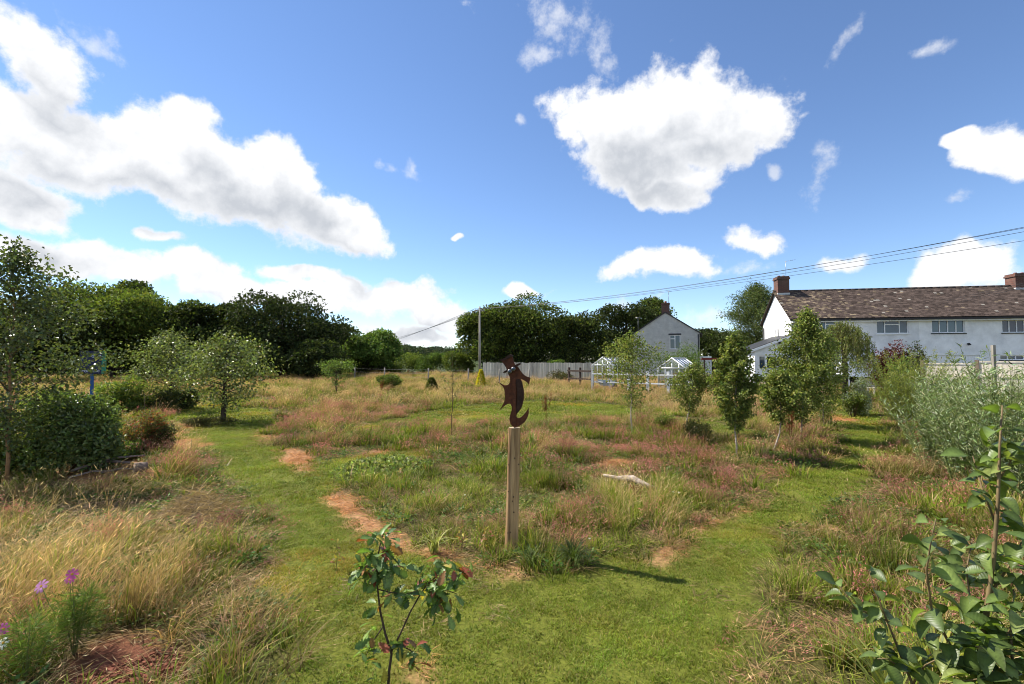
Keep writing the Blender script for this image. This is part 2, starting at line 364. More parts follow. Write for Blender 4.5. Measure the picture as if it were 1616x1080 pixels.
tag(link('ground', gme, M_GROUND), kind='structure')

# ------------------------------------------------------------------ grass tufts (prototypes live outside the scene)
PROTO = bpy.data.collections.new('grass_prototypes')
class Tuft:
    def __init__(s, seed): s.r = np.random.default_rng(seed); s.V = []; s.F = []; s.T = []
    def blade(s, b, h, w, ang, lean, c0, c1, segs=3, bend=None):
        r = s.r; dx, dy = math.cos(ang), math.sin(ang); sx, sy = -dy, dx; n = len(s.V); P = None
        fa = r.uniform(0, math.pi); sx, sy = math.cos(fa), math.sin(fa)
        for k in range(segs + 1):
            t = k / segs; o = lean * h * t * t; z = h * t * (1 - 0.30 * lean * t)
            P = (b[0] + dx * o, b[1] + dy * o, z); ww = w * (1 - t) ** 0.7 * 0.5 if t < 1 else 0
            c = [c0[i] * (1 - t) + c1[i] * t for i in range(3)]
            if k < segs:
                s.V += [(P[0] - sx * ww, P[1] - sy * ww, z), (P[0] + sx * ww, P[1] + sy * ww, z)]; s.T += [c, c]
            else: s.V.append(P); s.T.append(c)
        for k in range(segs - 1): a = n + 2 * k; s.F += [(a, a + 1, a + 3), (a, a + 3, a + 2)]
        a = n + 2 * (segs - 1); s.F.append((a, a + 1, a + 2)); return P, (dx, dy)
    def card(s, p, d, L, W, c):
        r = s.r; d = np.array(d) / np.linalg.norm(d); u = np.cross(d, r.normal(size=3)); u /= np.linalg.norm(u); p = np.array(p); n = len(s.V)
        s.V += [tuple(p), tuple(p + d * L * .5 + u * W * .5), tuple(p + d * L), tuple(p + d * L * .5 - u * W * .5)]; s.T += [c] * 4
        s.F += [(n, n + 1, n + 2), (n, n + 2, n + 3)]
    def done(s, name, mat):
        me = np_mesh(name, np.array(s.V), np.array(s.F), np.array(s.T)); me.materials.append(mat)
        o = bpy.data.objects.new(name, me); PROTO.objects.link(o); return o
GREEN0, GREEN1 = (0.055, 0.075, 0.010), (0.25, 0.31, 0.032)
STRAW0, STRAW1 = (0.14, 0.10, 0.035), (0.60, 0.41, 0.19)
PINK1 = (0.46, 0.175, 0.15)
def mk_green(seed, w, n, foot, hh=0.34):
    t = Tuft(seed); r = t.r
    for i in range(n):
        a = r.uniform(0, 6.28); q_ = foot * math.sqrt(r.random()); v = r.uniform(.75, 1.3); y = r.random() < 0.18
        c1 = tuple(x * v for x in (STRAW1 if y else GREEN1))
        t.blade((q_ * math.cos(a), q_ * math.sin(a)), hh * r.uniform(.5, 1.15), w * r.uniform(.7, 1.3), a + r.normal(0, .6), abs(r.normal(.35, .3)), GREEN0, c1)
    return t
def mk_straw(seed, w, n, foot, hh=0.5, lean=0.5):
    t = Tuft(seed); r = t.r
    for i in range(n):
        a = r.uniform(0, 6.28); q_ = foot * math.sqrt(r.random()); v = r.uniform(.7, 1.25); stem = r.random() < 0.5
        c1 = tuple(x * v for x in STRAW1); b = (q_ * math.cos(a), q_ * math.sin(a)); ang = r.normal(0, 1.0)
        if stem:
            h = hh * r.uniform(.75, 1.2); P, dd = t.blade(b, h, w * .55, ang, lean * r.uniform(.5, 1.4), STRAW0, c1, segs=4)
            t.card((P[0], P[1], P[2] - .01), (dd[0] * .8, dd[1] * .8, .75), .045 * r.uniform(.7, 1.3), max(.0038, w * .65), tuple(x * v for x in (.64, .46, .24)))
        else:
            gy_ = r.random() < .35
            t.blade(b, hh * r.uniform(.35, .8), w, ang + r.normal(0, .8), abs(r.normal(.7, .35)), GREEN0 if gy_ else STRAW0, tuple(x * v for x in (GREEN1 if gy_ else STRAW1)))
    return t
def mk_pink(seed, w, n, foot, hh=0.36):
    t = Tuft(seed); r = t.r
    for i in range(n):
        a = r.uniform(0, 6.28); q_ = foot * math.sqrt(r.random()); b = (q_ * math.cos(a), q_ * math.sin(a)); v = r.uniform(.7, 1.3)
        if r.random() < .5:
            P, dd = t.blade(b, hh * r.uniform(.8, 1.2), w * .5, r.normal(0, 1), r.uniform(.1, .45), GREEN0, tuple(x * .8 for x in PINK1))
            for k in range(5):
                z = P[2] - r.uniform(0, .11)
                t.card((P[0] + r.normal(0, .012), P[1] + r.normal(0, .012), z), r.normal(0, 1, 3) + np.array([.3, 0, .9]), .028 * r.uniform(.7, 1.4), max(.0042, w * .8), tuple(x * v for x in PINK1))
        else:
            t.blade(b, hh * r.uniform(.35, .75), w, a, abs(r.normal(.4, .3)), GREEN0, tuple(x * v for x in GREEN1))
    return t
def mk_thatch(seed, w, n, foot):
    t = Tuft(seed); r = t.r
    for i in range(n):
        a = r.uniform(0, 6.28); q_ = foot * math.sqrt(r.random()); v = r.uniform(.4, 1.3)
        t.card((q_ * math.cos(a), q_ * math.sin(a), r.uniform(.005, .06)), (math.cos(a * 3), math.sin(a * 3), r.normal(.15, .2)), r.uniform(.05, .13), w * .8, tuple(x * v for x in (.45, .33, .18)))
    return t
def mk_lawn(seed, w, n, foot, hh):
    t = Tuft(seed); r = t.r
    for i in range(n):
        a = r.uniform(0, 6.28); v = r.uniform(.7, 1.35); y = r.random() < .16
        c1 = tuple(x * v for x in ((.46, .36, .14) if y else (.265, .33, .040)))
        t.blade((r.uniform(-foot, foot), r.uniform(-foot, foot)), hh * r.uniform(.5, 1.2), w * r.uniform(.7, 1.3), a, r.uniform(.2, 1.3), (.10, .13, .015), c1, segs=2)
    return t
def mk_weed(seed, n, size):
    t = Tuft(seed); r = t.r
    for i in range(n):
        a = r.uniform(0, 6.28); rad = r.uniform(0, size); h = r.uniform(.02, size * .9); v = r.uniform(.6, 1.4)
        t.card((rad * math.cos(a), rad * math.sin(a), h), (math.cos(a), math.sin(a), r.normal(.3, .4)), r.uniform(.025, .05), r.uniform(.012, .024), tuple(x * v for x in (.12, .17, .04)))
    return t
PIDX = {}
def reg(kind, t):
    k = len(PROTO.objects); o = t.done('tuft_%03d' % k, M_GRASS); PIDX.setdefault(kind, []).append(k)
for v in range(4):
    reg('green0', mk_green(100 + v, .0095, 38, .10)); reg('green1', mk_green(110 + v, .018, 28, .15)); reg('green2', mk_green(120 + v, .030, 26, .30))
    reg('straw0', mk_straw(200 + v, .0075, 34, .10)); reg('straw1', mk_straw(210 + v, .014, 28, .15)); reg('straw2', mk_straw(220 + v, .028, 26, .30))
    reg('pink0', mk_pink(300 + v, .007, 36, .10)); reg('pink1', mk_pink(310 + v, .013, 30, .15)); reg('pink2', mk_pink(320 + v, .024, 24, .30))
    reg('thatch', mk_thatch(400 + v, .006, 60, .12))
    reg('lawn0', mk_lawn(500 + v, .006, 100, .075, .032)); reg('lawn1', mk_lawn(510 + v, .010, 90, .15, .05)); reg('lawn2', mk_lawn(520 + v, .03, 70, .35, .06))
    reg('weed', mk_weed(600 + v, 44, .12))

def scatter(name, label, cat, P, rot, scl, pidx, tint):
    n = len(P); me = bpy.data.meshes.new(name); me.vertices.add(n); me.vertices.foreach_set('co', np.asarray(P, np.float32).ravel())
    a = me.attributes.new('irot', 'FLOAT_VECTOR', 'POINT'); a.data.foreach_set('vector', np.asarray(rot, np.float32).ravel())
    a = me.attributes.new('iscl', 'FLOAT_VECTOR', 'POINT'); a.data.foreach_set('vector', np.asarray(scl, np.float32).ravel())
    a = me.attributes.new('iidx', 'INT', 'POINT'); a.data.foreach_set('value', np.asarray(pidx, np.int32))
    a = me.attributes.new('itint', 'FLOAT_COLOR', 'POINT'); c = np.ones((n, 4), np.float32); c[:, :3] = tint; a.data.foreach_set('color', c.ravel())
    me.materials.append(M_GRASS)
    o = link(name, me); tag(o, label, cat, kind='stuff')
    g = bpy.data.node_groups.new(name, 'GeometryNodeTree')
    g.interface.new_socket('Geometry', in_out='INPUT', socket_type='NodeSocketGeometry'); g.interface.new_socket('Geometry', in_out='OUTPUT', socket_type='NodeSocketGeometry')
    gi = g.nodes.new('NodeGroupInput'); go = g.nodes.new('NodeGroupOutput'); ip = g.nodes.new('GeometryNodeInstanceOnPoints')
    m2p = g.nodes.new('GeometryNodeMeshToPoints'); m2p.inputs['Radius'].default_value = 0.0
    ci = g.nodes.new('GeometryNodeCollectionInfo'); ci.inputs['Collection'].default_value = PROTO; ci.inputs['Separate Children'].default_value = True; ci.inputs['Reset Children'].default_value = True
    def na_(nm, ty):
        x = g.nodes.new('GeometryNodeInputNamedAttribute'); x.data_type = ty; x.inputs['Name'].default_value = nm; return x.outputs['Attribute']
    er = g.nodes.new('FunctionNodeEulerToRotation'); L = g.links.new
    L(na_('irot', 'FLOAT_VECTOR'), er.inputs[0]); L(gi.outputs[0], m2p.inputs[0]); L(m2p.outputs[0], ip.inputs['Points']); L(ci.outputs[0], ip.inputs['Instance'])
    ip.inputs['Pick Instance'].default_value = True; L(na_('iidx', 'INT'), ip.inputs['Instance Index']); L(er.outputs[0], ip.inputs['Rotation']); L(na_('iscl', 'FLOAT_VECTOR'), ip.inputs['Scale'])
    L(ip.outputs[0], go.inputs[0]); md = o.modifiers.new('scatter', 'NODES'); md.node_group = g
    return o

def ellw(px, py, lst):
    w = np.zeros(len(px))
    for (cx_, cy_, rx, ry, s_) in lst: w += s_ * np.exp(-1.2 * (((px - cx_) / rx) ** 2 + ((py - cy_) / ry) ** 2))
    return w
PINKS = [(980,705,95,26,1.3),(500,655,60,12,1.2),(540,705,130,16,1.3),(620,655,42,14,1.2),(890,815,70,20,1.8),(1180,760,60,40,.8),(440,680,40,10,1.),(1280,700,60,22,.7),(1380,750,50,40,.3),(230,690,50,30,.8),(330,800,120,60,.5),(1450,800,80,60,.3),(1210,770,60,30,.5),(720,690,60,14,.7)]
GREENS = [(800,800,260,70,1.3),(560,780,60,30,.6),(1150,740,100,40,.5),(650,810,95,40,1.2),(780,750,90,30,.9),(1090,775,80,22,.8),(760,700,70,14,.7),(880,880,70,16,2.),(1010,830,110,30,.9),(610,760,60,20,.9),(1260,920,90,90,.8),(1380,900,90,80,.5),(850,640,120,8,.7),(300,940,120,60,.15),(450,690,60,10,.5),(1080,690,110,18,.6),(40,740,60,30,.7)]
STRAWS = [(180,860,240,120,.75),(330,970,160,90,.7),(950,610,120,16,.9),(1100,640,160,20,.6),(200,1000,200,60,.6),(1350,830,60,40,.4),(1130,800,40,20,.5),(800,620,260,12,.6),(1420,720,50,50,.6)]
def fan(n, r0, r1, half=1.02):
    a = RNG.uniform(-half, half, n); r = np.sqrt(RNG.uniform(r0 * r0, r1 * r1, n)); return r * np.sin(a), r * np.cos(a)
def area(r0, r1, half=1.02): return half * (r1 * r1 - r0 * r0)
acc = {k: [] for k in ('meadow', 'lawn', 'thatch', 'weed')}
def put(kind, x, y, names, scl, tint, rz, tx, ty):
    z = ground_z(x, y); i = np.array([RNG.choice(PIDX[nm]) for nm in names])
    acc[kind].append((np.stack([x, y, z - .01], 1), np.stack([tx, ty, rz], 1), scl, i, tint))
for lod, (r0, r1, den) in enumerate([(1.7, 7.5, 52), (7.5, 19, 30), (19, 64, 8.5)]):
    n = int(area(r0, r1) * den); x, y = fan(n, r0, r1)
    c = cover(x + RNG.normal(0, .07, n), y + RNG.normal(0, .09, n)); k = c == 0; x, y = x[k], y[k]; n = len(x)
    px, py = project(x, y, np.full(n, .2))
    nz = fbm2(x, y, 1.6, 200); nz2 = fbm2(x, y, 1.1, 300); nz3 = fbm2(x, y, 2.6, 400)
    wg = np.clip(.62 + (nz - .5) * 2.4, .05, 2) + ellw(px, py, GREENS); wp = np.clip(.10 + (nz2 - .55) * 2.0, .01, 2) + 2.2 * ellw(px, py, PINKS); ws_ = np.clip(.30 + (nz3 - .5) * 2.0, .03, 2) + ellw(px, py, STRAWS)
    u = RNG.random(n) * (wg + wp + ws_); sp = np.where(u < wg, 0, np.where(u < wg + wp, 1, 2))
    names = [('green', 'pink', 'straw')[s_] + str(lod) for s_ in sp]
    cl_ = fbm2(x, y, .55, 500, 2); hs_ = (.10 + 1.15 * np.clip((cl_ - .18) / .6, 0, 1) ** 1.3) * RNG.uniform(.8, 1.2, n) * np.where(y < 9, .95, 1.0)
    leftstraw = (sp == 2) & (px < 470) & (py > 700); hs_ = np.where(leftstraw, hs_ * 1.15, hs_)
    hs_ = np.where((px < 265) & (py > 735) & (py < 800), hs_ * .5, hs_)
    island = (px > 500) & (px < 1240) & (py > 700); hs_ = np.where(island, hs_ * .82, hs_)
    hs_ = np.where((px > 1050) & (px < 1300) & (py > 860), hs_ * .55, hs_)
    hs_ = np.where((px >= 1300) & (py > 800), hs_ * .8, hs_)
    # lower towards the mown edge
    e = np.zeros(n)
    for ox, oy in ((.25, 0), (-.25, 0), (0, .3), (0, -.3)): e += cover(x + ox, y + oy) > 0
    for ox, oy in ((.55, 0), (-.55, 0), (0, .6), (0, -.6)): e += .6 * (cover(x + ox, y + oy) > 0)
    hs_ *= 1 - .13 * e
    ws2 = RNG.uniform(.85, 1.25, n)
    br = (np.clip(1 + RNG.normal(0, .14, n), .6, 1.5) * (.50 + 1.0 * fbm2(x, y, .7, 820, 2)))[:, None]; tnt = br * np.clip(1 + RNG.normal(0, .05, (n, 3)), .8, 1.2)
    far_ = np.clip((y - 14) / 20, 0, 1)[:, None]; tnt = tnt * (1 + far_ * np.array([.10, .06, .06]))
    rz = np.where(sp == 2, RNG.normal(0.1, .9, n), RNG.uniform(0, 6.28, n))
    put('meadow', x, y, names, np.stack([ws2, ws2, hs_], 1), tnt, rz, RNG.normal(0, .10, n), RNG.normal(.10, .12, n))
for lod, (r0, r1, den) in enumerate([(1.7, 6.5, 175), (6.5, 16, 50), (16, 45, 9)]):
    n = int(area(r0, r1) * den); x, y = fan(n, r0, r1); c = cover(x + RNG.normal(0, .06, n), y + RNG.normal(0, .08, n)); k = (c == 1) | ((c == 2) & (RNG.random(n) < .05)); x, y = x[k], y[k]; n = len(x)
    pat = fbm2(x, y, .8, 600); dry = np.clip((fbm2(x, y, 1.3, 650) - .55) * 4, 0, 1)[:, None]
    t_ = (0.50 + .95 * pat + .25 * (fbm2(x, y, .22, 930, 2) - .5))[:, None] * np.clip(1 + RNG.normal(0, .08, (n, 3)), .8, 1.2); t_ = t_ * (1 - dry) + t_ * dry * np.array([1.7, 1.12, 1.3])
    s_ = RNG.uniform(.8, 1.3, n); put('lawn', x, y, ['lawn%d' % lod] * n, np.stack([s_, s_, s_ * (.7 + .6 * pat)], 1), t_, RNG.uniform(0, 6.28, n), RNG.normal(0, .05, n), RNG.normal(0, .05, n))
n = int(area(1.7, 20) * 34); x, y = fan(n, 1.7, 20); c = cover(x, y); px, py = project(x, y, np.zeros(n))
k = (c == 2) | (c == 4) | ((c == 0) & (y < 9) & (RNG.random(n) < .8)) | ((c == 1) & (RNG.random(n) < .015)); x, y, c = x[k], y[k], c[k]; n = len(x)
t_ = np.where((c == 2)[:, None], np.array([1.2, .82, .62]), np.array([.75, .72, .66])) * np.clip(1 + RNG.normal(0, .2, (n, 1)), .5, 1.6); s_ = RNG.uniform(.7, 1.4, n)
put('thatch', x, y, ['thatch'] * n, np.stack([s_, s_, np.where(c == 4, 1.6, .6)], 1), t_, RNG.uniform(0, 6.28, n), np.zeros(n), np.zeros(n))
n = int(area(2, 14) * 26); x, y = fan(n, 2, 14); c = cover(x, y); k = (c == 0) & (fbm2(x, y, 1.0, 700) > .50); x, y = x[k], y[k]; n = len(x); s_ = RNG.uniform(.6, 1.3, n)
put('weed', x, y, ['weed'] * n, np.stack([s_, s_, s_], 1), np.clip(1 + RNG.normal(0, .15, (n, 3)), .6, 1.5), RNG.uniform(0, 6.28, n), np.zeros(n), np.zeros(n))
for k, nm, lb, ct in (('meadow', 'meadow_grass', 'tall uncut meadow grass with straw, green and pink seed heads', 'meadow grass'), ('lawn', 'mown_grass', 'short mown grass of the winding paths', 'lawn'),
                      ('thatch', 'dead_grass', 'dry flattened dead grass in the scalped patches', 'dead grass'), ('weed', 'low_weeds', 'low leafy green weeds among the tall grass', 'weeds')):
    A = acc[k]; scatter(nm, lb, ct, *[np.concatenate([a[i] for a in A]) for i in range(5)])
    print(nm, sum(len(a[0]) for a in A))

# ------------------------------------------------------------------ trees and shrubs
def finish_tree(root, tr, crown_me, leafmat, trunkmat, extra=None):
    tr.build('trunk', trunkmat, root)
    if extra is not None: extra.build('branches', M_TWIG, root)
    link('crown', crown_me, leafmat, root)
    return root
def big_tree(name, label, base, h, w, cols, seed, lobes=40, per=520, leaf=0.34, low=0.12, mat=None, open_=0.0, group=None, top=0.5, clump=0.2):
    """broad crown of leaf clumps over a limbed trunk; base at ground"""
    r = np.random.default_rng(seed); root = empty(name, base, r.uniform(0, 6), label, 'tree', group)
    zc = h * (low + 1) / 2; rz_ = h * (1 - low) / 2; rx = w / 2
    C = []; tries = 0
    while len(C) < lobes and tries < 4000:
        tries += 1; p = r.uniform(-1, 1, 3); q_ = np.linalg.norm(p * np.array([1, 1, 1]))
        if q_ > 1 or q_ < 0.45 * (1 - open_): continue
        f = 1.0 if p[2] > 0 else 1.0 - 0.25 * p[2] * p[2]
        c = np.array([p[0] * rx * (1 - clump * .9) * f, p[1] * rx * (1 - clump * .9) * f, zc + p[2] * rz_ * (1 - clump * .8)])
        C.append(c)
    P = []; T = []; tr = MB(); bt = max(0.10, h * 0.024)
    tr.tube([(0, 0, -.1), (0.02 * h, 0, h * low * .9 + .25), (0, 0.02 * h, h * .45), (0, 0, h * .72)], [bt * 1.3, bt, bt * .75, bt * .3], 8)
    for c in C:
        rad = w * clump * r.uniform(.65, 1.25); n = int(per * r.uniform(.7, 1.2)); d = ball(n, r); d[:, 2] = np.where(d[:, 2] < -.25, -d[:, 2], d[:, 2])
        P.append(c + d * rad * (r.uniform(.45, 1.05, (n, 1)) ** .6) * np.array([1.15, 1.15, .8]))
        T.append(tints(n, cols, r, .22) * r.uniform(.75, 1.25))
        tr.tube([(0, 0, max(h * low * .8, min(c[2] - rad * 1.5, h * .5))), (c[0] * .5, c[1] * .5, c[2] - rad * .7), tuple(c)], [bt * .4, bt * .22, .02], 5)
    P = np.concatenate(P); T = np.concatenate(T); P[:, 2] = np.maximum(P[:, 2], .05)
    me = leaf_mesh('crown', P, r.normal(size=P.shape) + np.array([0, 0, -.2]), leaf * r.uniform(.6, 1.3, len(P)), leaf * .62 * r.uniform(.6, 1.3, len(P)), T, rng=r)
    return finish_tree(root, tr, me, mat or M_DULL, M_BARK)
def young_tree(name, label, base, h, w, z0, nb, nl, leaf, cols, seed, trunkmat=None, r0=.022, curve=0.0, lean=0.0, mat=None, shape=.35, group=None, up=.9, aspect=.72, spread=.10):
    """slender tree: one stem, ascending branches, separate leaves"""
    r = np.random.default_rng(seed); root = empty(name, base, 0, label, 'tree', group); tr = MB(); br = MB()
    n = 9; pts = []
    for k in range(n):
        t = k / (n - 1); pts.append(np.array([curve * math.sin(t * 3.1) * (1 - t) * 2 + lean * h * t + r.normal(0, .012) * (k > 0), r.normal(0, .012) * (k > 0), -.05 + t * (h * .97 + .05)]))
    rad = [r0 * (1 - .9 * (k / (n - 1))) for k in range(n)]; tr.tube(pts, rad, 8)
    def stem(z):
        t = np.clip(z / (h * .97), 0, 1) * (n - 1); k = min(int(t), n - 2); return pts[k] + (pts[k + 1] - pts[k]) * (t - k)
    P = []; D = []
    for i in range(nb):
        t = (i + .5) / nb; t = t ** .9; z = h * (z0 + (1 - z0) * t * .97); a = i * 2.4 + r.normal(0, .4)
        prof = (t / shape) ** .55 if t < shape else ((1 - t) / (1 - shape)) ** .75
        L = max(.06, w / 2 * prof * r.uniform(.75, 1.25)); b = stem(z); d = np.array([math.cos(a), math.sin(a), 0]); k_ = []
        for s_ in range(4): u = s_ / 3; k_.append(b + d * L * u + np.array([0, 0, up * L * u * (1 - .35 * u)]))
        br.tube(k_, [max(.003, r0 * .32 * (1 - t * .6)), max(.0025, r0 * .2), .0025, .0015], 4, cap=False)
        m = int(nl * (.4 + prof)); u = r.uniform(.15, 1.12, m) ** .8
        q_ = b + d * (L * u)[:, None]; q_[:, 2] += up * L * u * (1 - .35 * np.minimum(u, 1)); q_ += r.normal(0, spread * w * .38, (m, 3))
        P.append(q_); D.append(d * .6 + r.normal(0, .7, (m, 3)) + np.array([0, 0, -.35]))
    m = int(nl * .6); zt = r.uniform(h * .82, h * 1.03, m); q_ = np.array([stem(min(z, h * .97)) for z in zt]); q_[:, 2] = zt; q_ += r.normal(0, .025, (m, 3)); P.append(q_); D.append(r.normal(size=(m, 3)))
    P = np.concatenate(P); D = np.concatenate(D); P[:, 2] = np.maximum(P[:, 2], .06)
    me = leaf_mesh('crown', P, D, leaf * r.uniform(.7, 1.25, len(P)), leaf * aspect * r.uniform(.7, 1.2, len(P)), tints(len(P), cols, r, .25), rng=r)
    return finish_tree(root, tr, me, mat or M_LEAF, trunkmat or M_BIRCH, br)
def bush(name, label, base, h, w, cols, seed, n=2600, leaf=.06, mat=None, cat='shrub', stems=14, aspect=.6, group=None, lobes=14, depth=None, w_=None):
    r = np.random.default_rng(seed); root = empty(name, base, 0, label, cat, group); st = MB(); P = []; T = []
    dp = depth or w * .8
    for k in range(lobes):
        a = r.uniform(0, 6.28); q_ = math.sqrt(r.random()) * .72; zz = r.uniform(.2, .8) * (1 - .35 * q_ * q_)
        c = np.array([math.cos(a) * q_ * w / 2, math.sin(a) * q_ * dp / 2, zz * h]); rad = np.array([w * .2, dp * .2, h * .26]) * r.uniform(.7, 1.25)
        m = int(n * 1.5) // lobes; d = ball(m, r); P.append(c + d * rad * (r.uniform(.25, 1.0, (m, 1)) ** .5)); T.append(tints(m, cols, r, .25, w_) * r.uniform(.75, 1.25))
        if k < stems: st.tube([(c[0] * .2, c[1] * .2, -.03), (c[0] * .55, c[1] * .55, c[2] * .55), tuple(c + np.array([0, 0, rad[2] * .6]))], [.012 * max(h, .5), .008 * max(h, .5), .003], 5)
    P = np.concatenate(P); T = np.concatenate(T); P[:, 2] = np.maximum(P[:, 2], .02)
    me = leaf_mesh('foliage', P, r.normal(size=P.shape) + np.array([0, 0, .1]), leaf * r.uniform(.6, 1.3, len(P)), leaf * aspect * r.uniform(.7, 1.2, len(P)), T, rng=r)
    st.build('stems', M_TWIG, root); link('foliage', me, mat or M_LEAF, root); return root
def wand_shrub(name, label, base, h, w, cols, seed, ns=45, nl=46, leaf=.075, aspect=.19, mat=None, cat='shrub', up=.8, group=None, depth=None):
    """upright wands clothed in narrow leaves"""
    r = np.random.default_rng(seed); root = empty(name, base, 0, label, cat, group); st = MB(); P = []; D = []
    for i in range(ns):
        a = r.uniform(0, 6.28); q_ = math.sqrt(r.random()); hh = h * r.uniform(.55, 1.03); b = np.array([math.cos(a) * q_ * w * .22, math.sin(a) * q_ * (depth or w) * .22, -.03])
        out = np.array([math.cos(a) * q_ * w * .34, math.sin(a) * q_ * (depth or w) * .34, 0]) + np.append(r.normal(0, .07 * w, 2), 0)
        pts = [b + out * t ** 1.4 + np.array([0, 0, hh * t]) for t in (0, .35, .7, 1)]; st.tube(pts, [.007, .005, .0035, .0015], 4, cap=False)
        u = r.uniform(.12, 1.0, nl); q2 = b + out * (u ** 1.4)[:, None]; q2[:, 2] += hh * u; q2 += r.normal(0, .012, (nl, 3)); P.append(q2)
        ang = r.uniform(0, 6.28, nl); D.append(np.stack([np.cos(ang), np.sin(ang), np.full(nl, up) + r.normal(0, .35, nl)], 1))
    P = np.concatenate(P); D = np.concatenate(D)
    me = leaf_mesh('foliage', P, D, leaf * r.uniform(.6, 1.3, len(P)), leaf * aspect * r.uniform(.8, 1.3, len(P)), tints(len(P), cols, r, .25), rng=r, fold=.15)
    st.build('stems', M_GREENSTEM, root); link('foliage', me, mat or M_LEAF, root); return root

def bright(c, k): return [tuple(x * k for x in a) for a in c]
DK = bright([(.026, .034, .011), (.037, .048, .013), (.021, .027, .010)], 2.0)
MD = bright([(.060, .075, .015), (.078, .096, .019), (.044, .056, .013)], 2.3)
LT = bright([(.085, .125, .028), (.105, .15, .035), (.06, .095, .022)], 1.6)
YG = bright([(.15, .18, .035), (.11, .145, .032), (.19, .20, .045)], 1.3)
BI = bright([(.105, .130, .030), (.14, .165, .040), (.075, .095, .024), (.20, .21, .055)], 1.5)
BG_ = 'trees beyond the field'
def bt(label, pxc, pytop, wpx, Y, cols, seed, **k):
    p = AT(pxc, HZ, Y); h = AT(pxc, pytop, Y).z; w = wpx / F * Y
    return big_tree(k.pop('name', 'tree'), label, (p.x, Y, 0), h, w, cols, seed, **k)
bt('tall mid green ash tree behind the for sale board', 180, 452, 165, 44, MD, 1, lobes=44)
bt('dark feathery tree rising behind the ash tree', 225, 446, 120, 52, DK + MD[:1], 2, open_=.3, lobes=26)
bt('dark tree hidden behind the glossy young birch', 60, 486, 170, 40, DK, 3)
bt('mid green tree between the ash and the spreading oak', 300, 480, 100, 48, MD[:1] + DK, 4, lobes=28)
bt('nearly black spreading oak with a domed top and open limbs', 445, 460, 190, 50, DK[:1] + DK[2:], 5, lobes=54, per=300, open_=.15, clump=.15, low=.05)
bt('small dark tree with a knobbly top beside the spreading oak', 352, 480, 70, 51, DK, 6, lobes=20, open_=.3)
bt('dark rounded tree half hidden behind the right of the oak', 535, 514, 85, 75, DK, 7, leaf=.4)
bt('round light green tree standing alone before the wooded hill', 583, 524, 88, 58, LT, 8, lobes=36, low=.05)
bt('tall ivy clad tree beside the telegraph pole', 768, 482, 92, 60, MD[:2] + DK[:1], 9, lobes=36, low=.02)
bt('broad dark green tree behind the pale board fence', 838, 473, 140, 62, MD[:1] + DK[:2], 10, lobes=46, low=.02)
bt('lower dark tree at the end of the pale board fence', 905, 487, 100, 63, DK + MD[:1], 11, lobes=36, low=.02)
bt('dark tree rising behind the roof of the grey cottage', 990, 478, 110, 66, DK, 12, lobes=36, low=.02)
bt('brighter tree showing beyond the cottage chimney', 1032, 470, 95, 72, MD[:1] + DK[:1], 13, lobes=34, low=.02)
bt('low rounded dark tree between the cottage and the white houses', 1130, 523, 105, 62, DK, 14, lobes=36, low=.02)
bt('dark green tree in the gap behind the apple tree', 240, 515, 110, 46, DK, 15, lobes=26, low=.02)
bt('shadowed thicket tree under the spreading oak', 385, 540, 120, 45, DK, 16, lobes=26, low=.0)
bt('shadowed tree beneath the oak where the wire fence ends', 500, 545, 100, 47, DK, 17, lobes=26, low=.0)
for (cx_, ty, w_, Y, cl, lb, sd) in ((560, 565, 70, 66, DK, 'low dark hedgerow bush below the round light green tree', 31), (640, 556, 90, 68, MD, 'mid green hedgerow bush at the foot of the wooded hill', 32), (690, 556, 70, 66, LT, 'pale green hedgerow bush left of the telegraph pole', 33), (725, 548, 50, 62, MD, 'hedgerow bush tucked against the ivy clad tree', 34), (610, 575, 60, 60, MD, 'small hedgerow bush behind the wire fence posts', 35), (880, 566, 34, 52, LT, 'pale rounded bush topping the board fence', 36)):
    p = AT(cx_, HZ, Y); bush('hedge_bush', lb, (p.x, Y, 0), AT(cx_, ty, Y).z, w_ / F * Y, cl, sd, n=3600, leaf=.22, mat=M_DULL)
hb = [(-58, 52, 9, 2.6), (-50, 50, 9, 2.4), (-42, 50, 9, 2.8), (-34, 52, 9, 2.4), (-26, 55, 9, 2.6), (-19, 58, 9, 2.4), (0, 59, 9, 4.4), (6, 59, 9, 4.6), (12.5, 59, 9, 4.2), (19, 58, 9, 4.0), (26, 62, 9, 2.8), (33, 60, 9, 2.6)]
hn = ['under the tree behind the glossy birch', 'under the left of the ash tree', 'under the right of the ash tree', 'left of the oak trunk', 'under the oak', 'at the right end of the oak', 'behind the left of the pale board fence', 'behind the middle of the pale board fence', 'behind the right of the pale board fence', 'behind the grey greenhouse', 'left of the grey cottage', 'right of the grey cottage']
for k, (x_, Y, w_, h_) in enumerate(hb): bush('hedge_bush', 'dark field hedge bush ' + hn[k], (x_, Y, 0), h_, w_, DK + MD[:1], 140 + k, n=3000, leaf=.26, mat=M_DULL, depth=3.0, lobes=22, group='dark field hedge')
# feathery tall tree left of the white houses
p = AT(1195, HZ, 45); young_tree('willow_tree', 'tall feathery willow behind the white lean-to porch', (p.x, 45, 0), AT(1195, 450, 45).z, 5.4, .12, 95, 260, .20, [(.12, .15, .05), (.16, .19, .07), (.08, .11, .035)], 21, M_BARK, .16, up=.7, aspect=.35, spread=.14, mat=M_DULL, shape=.5)
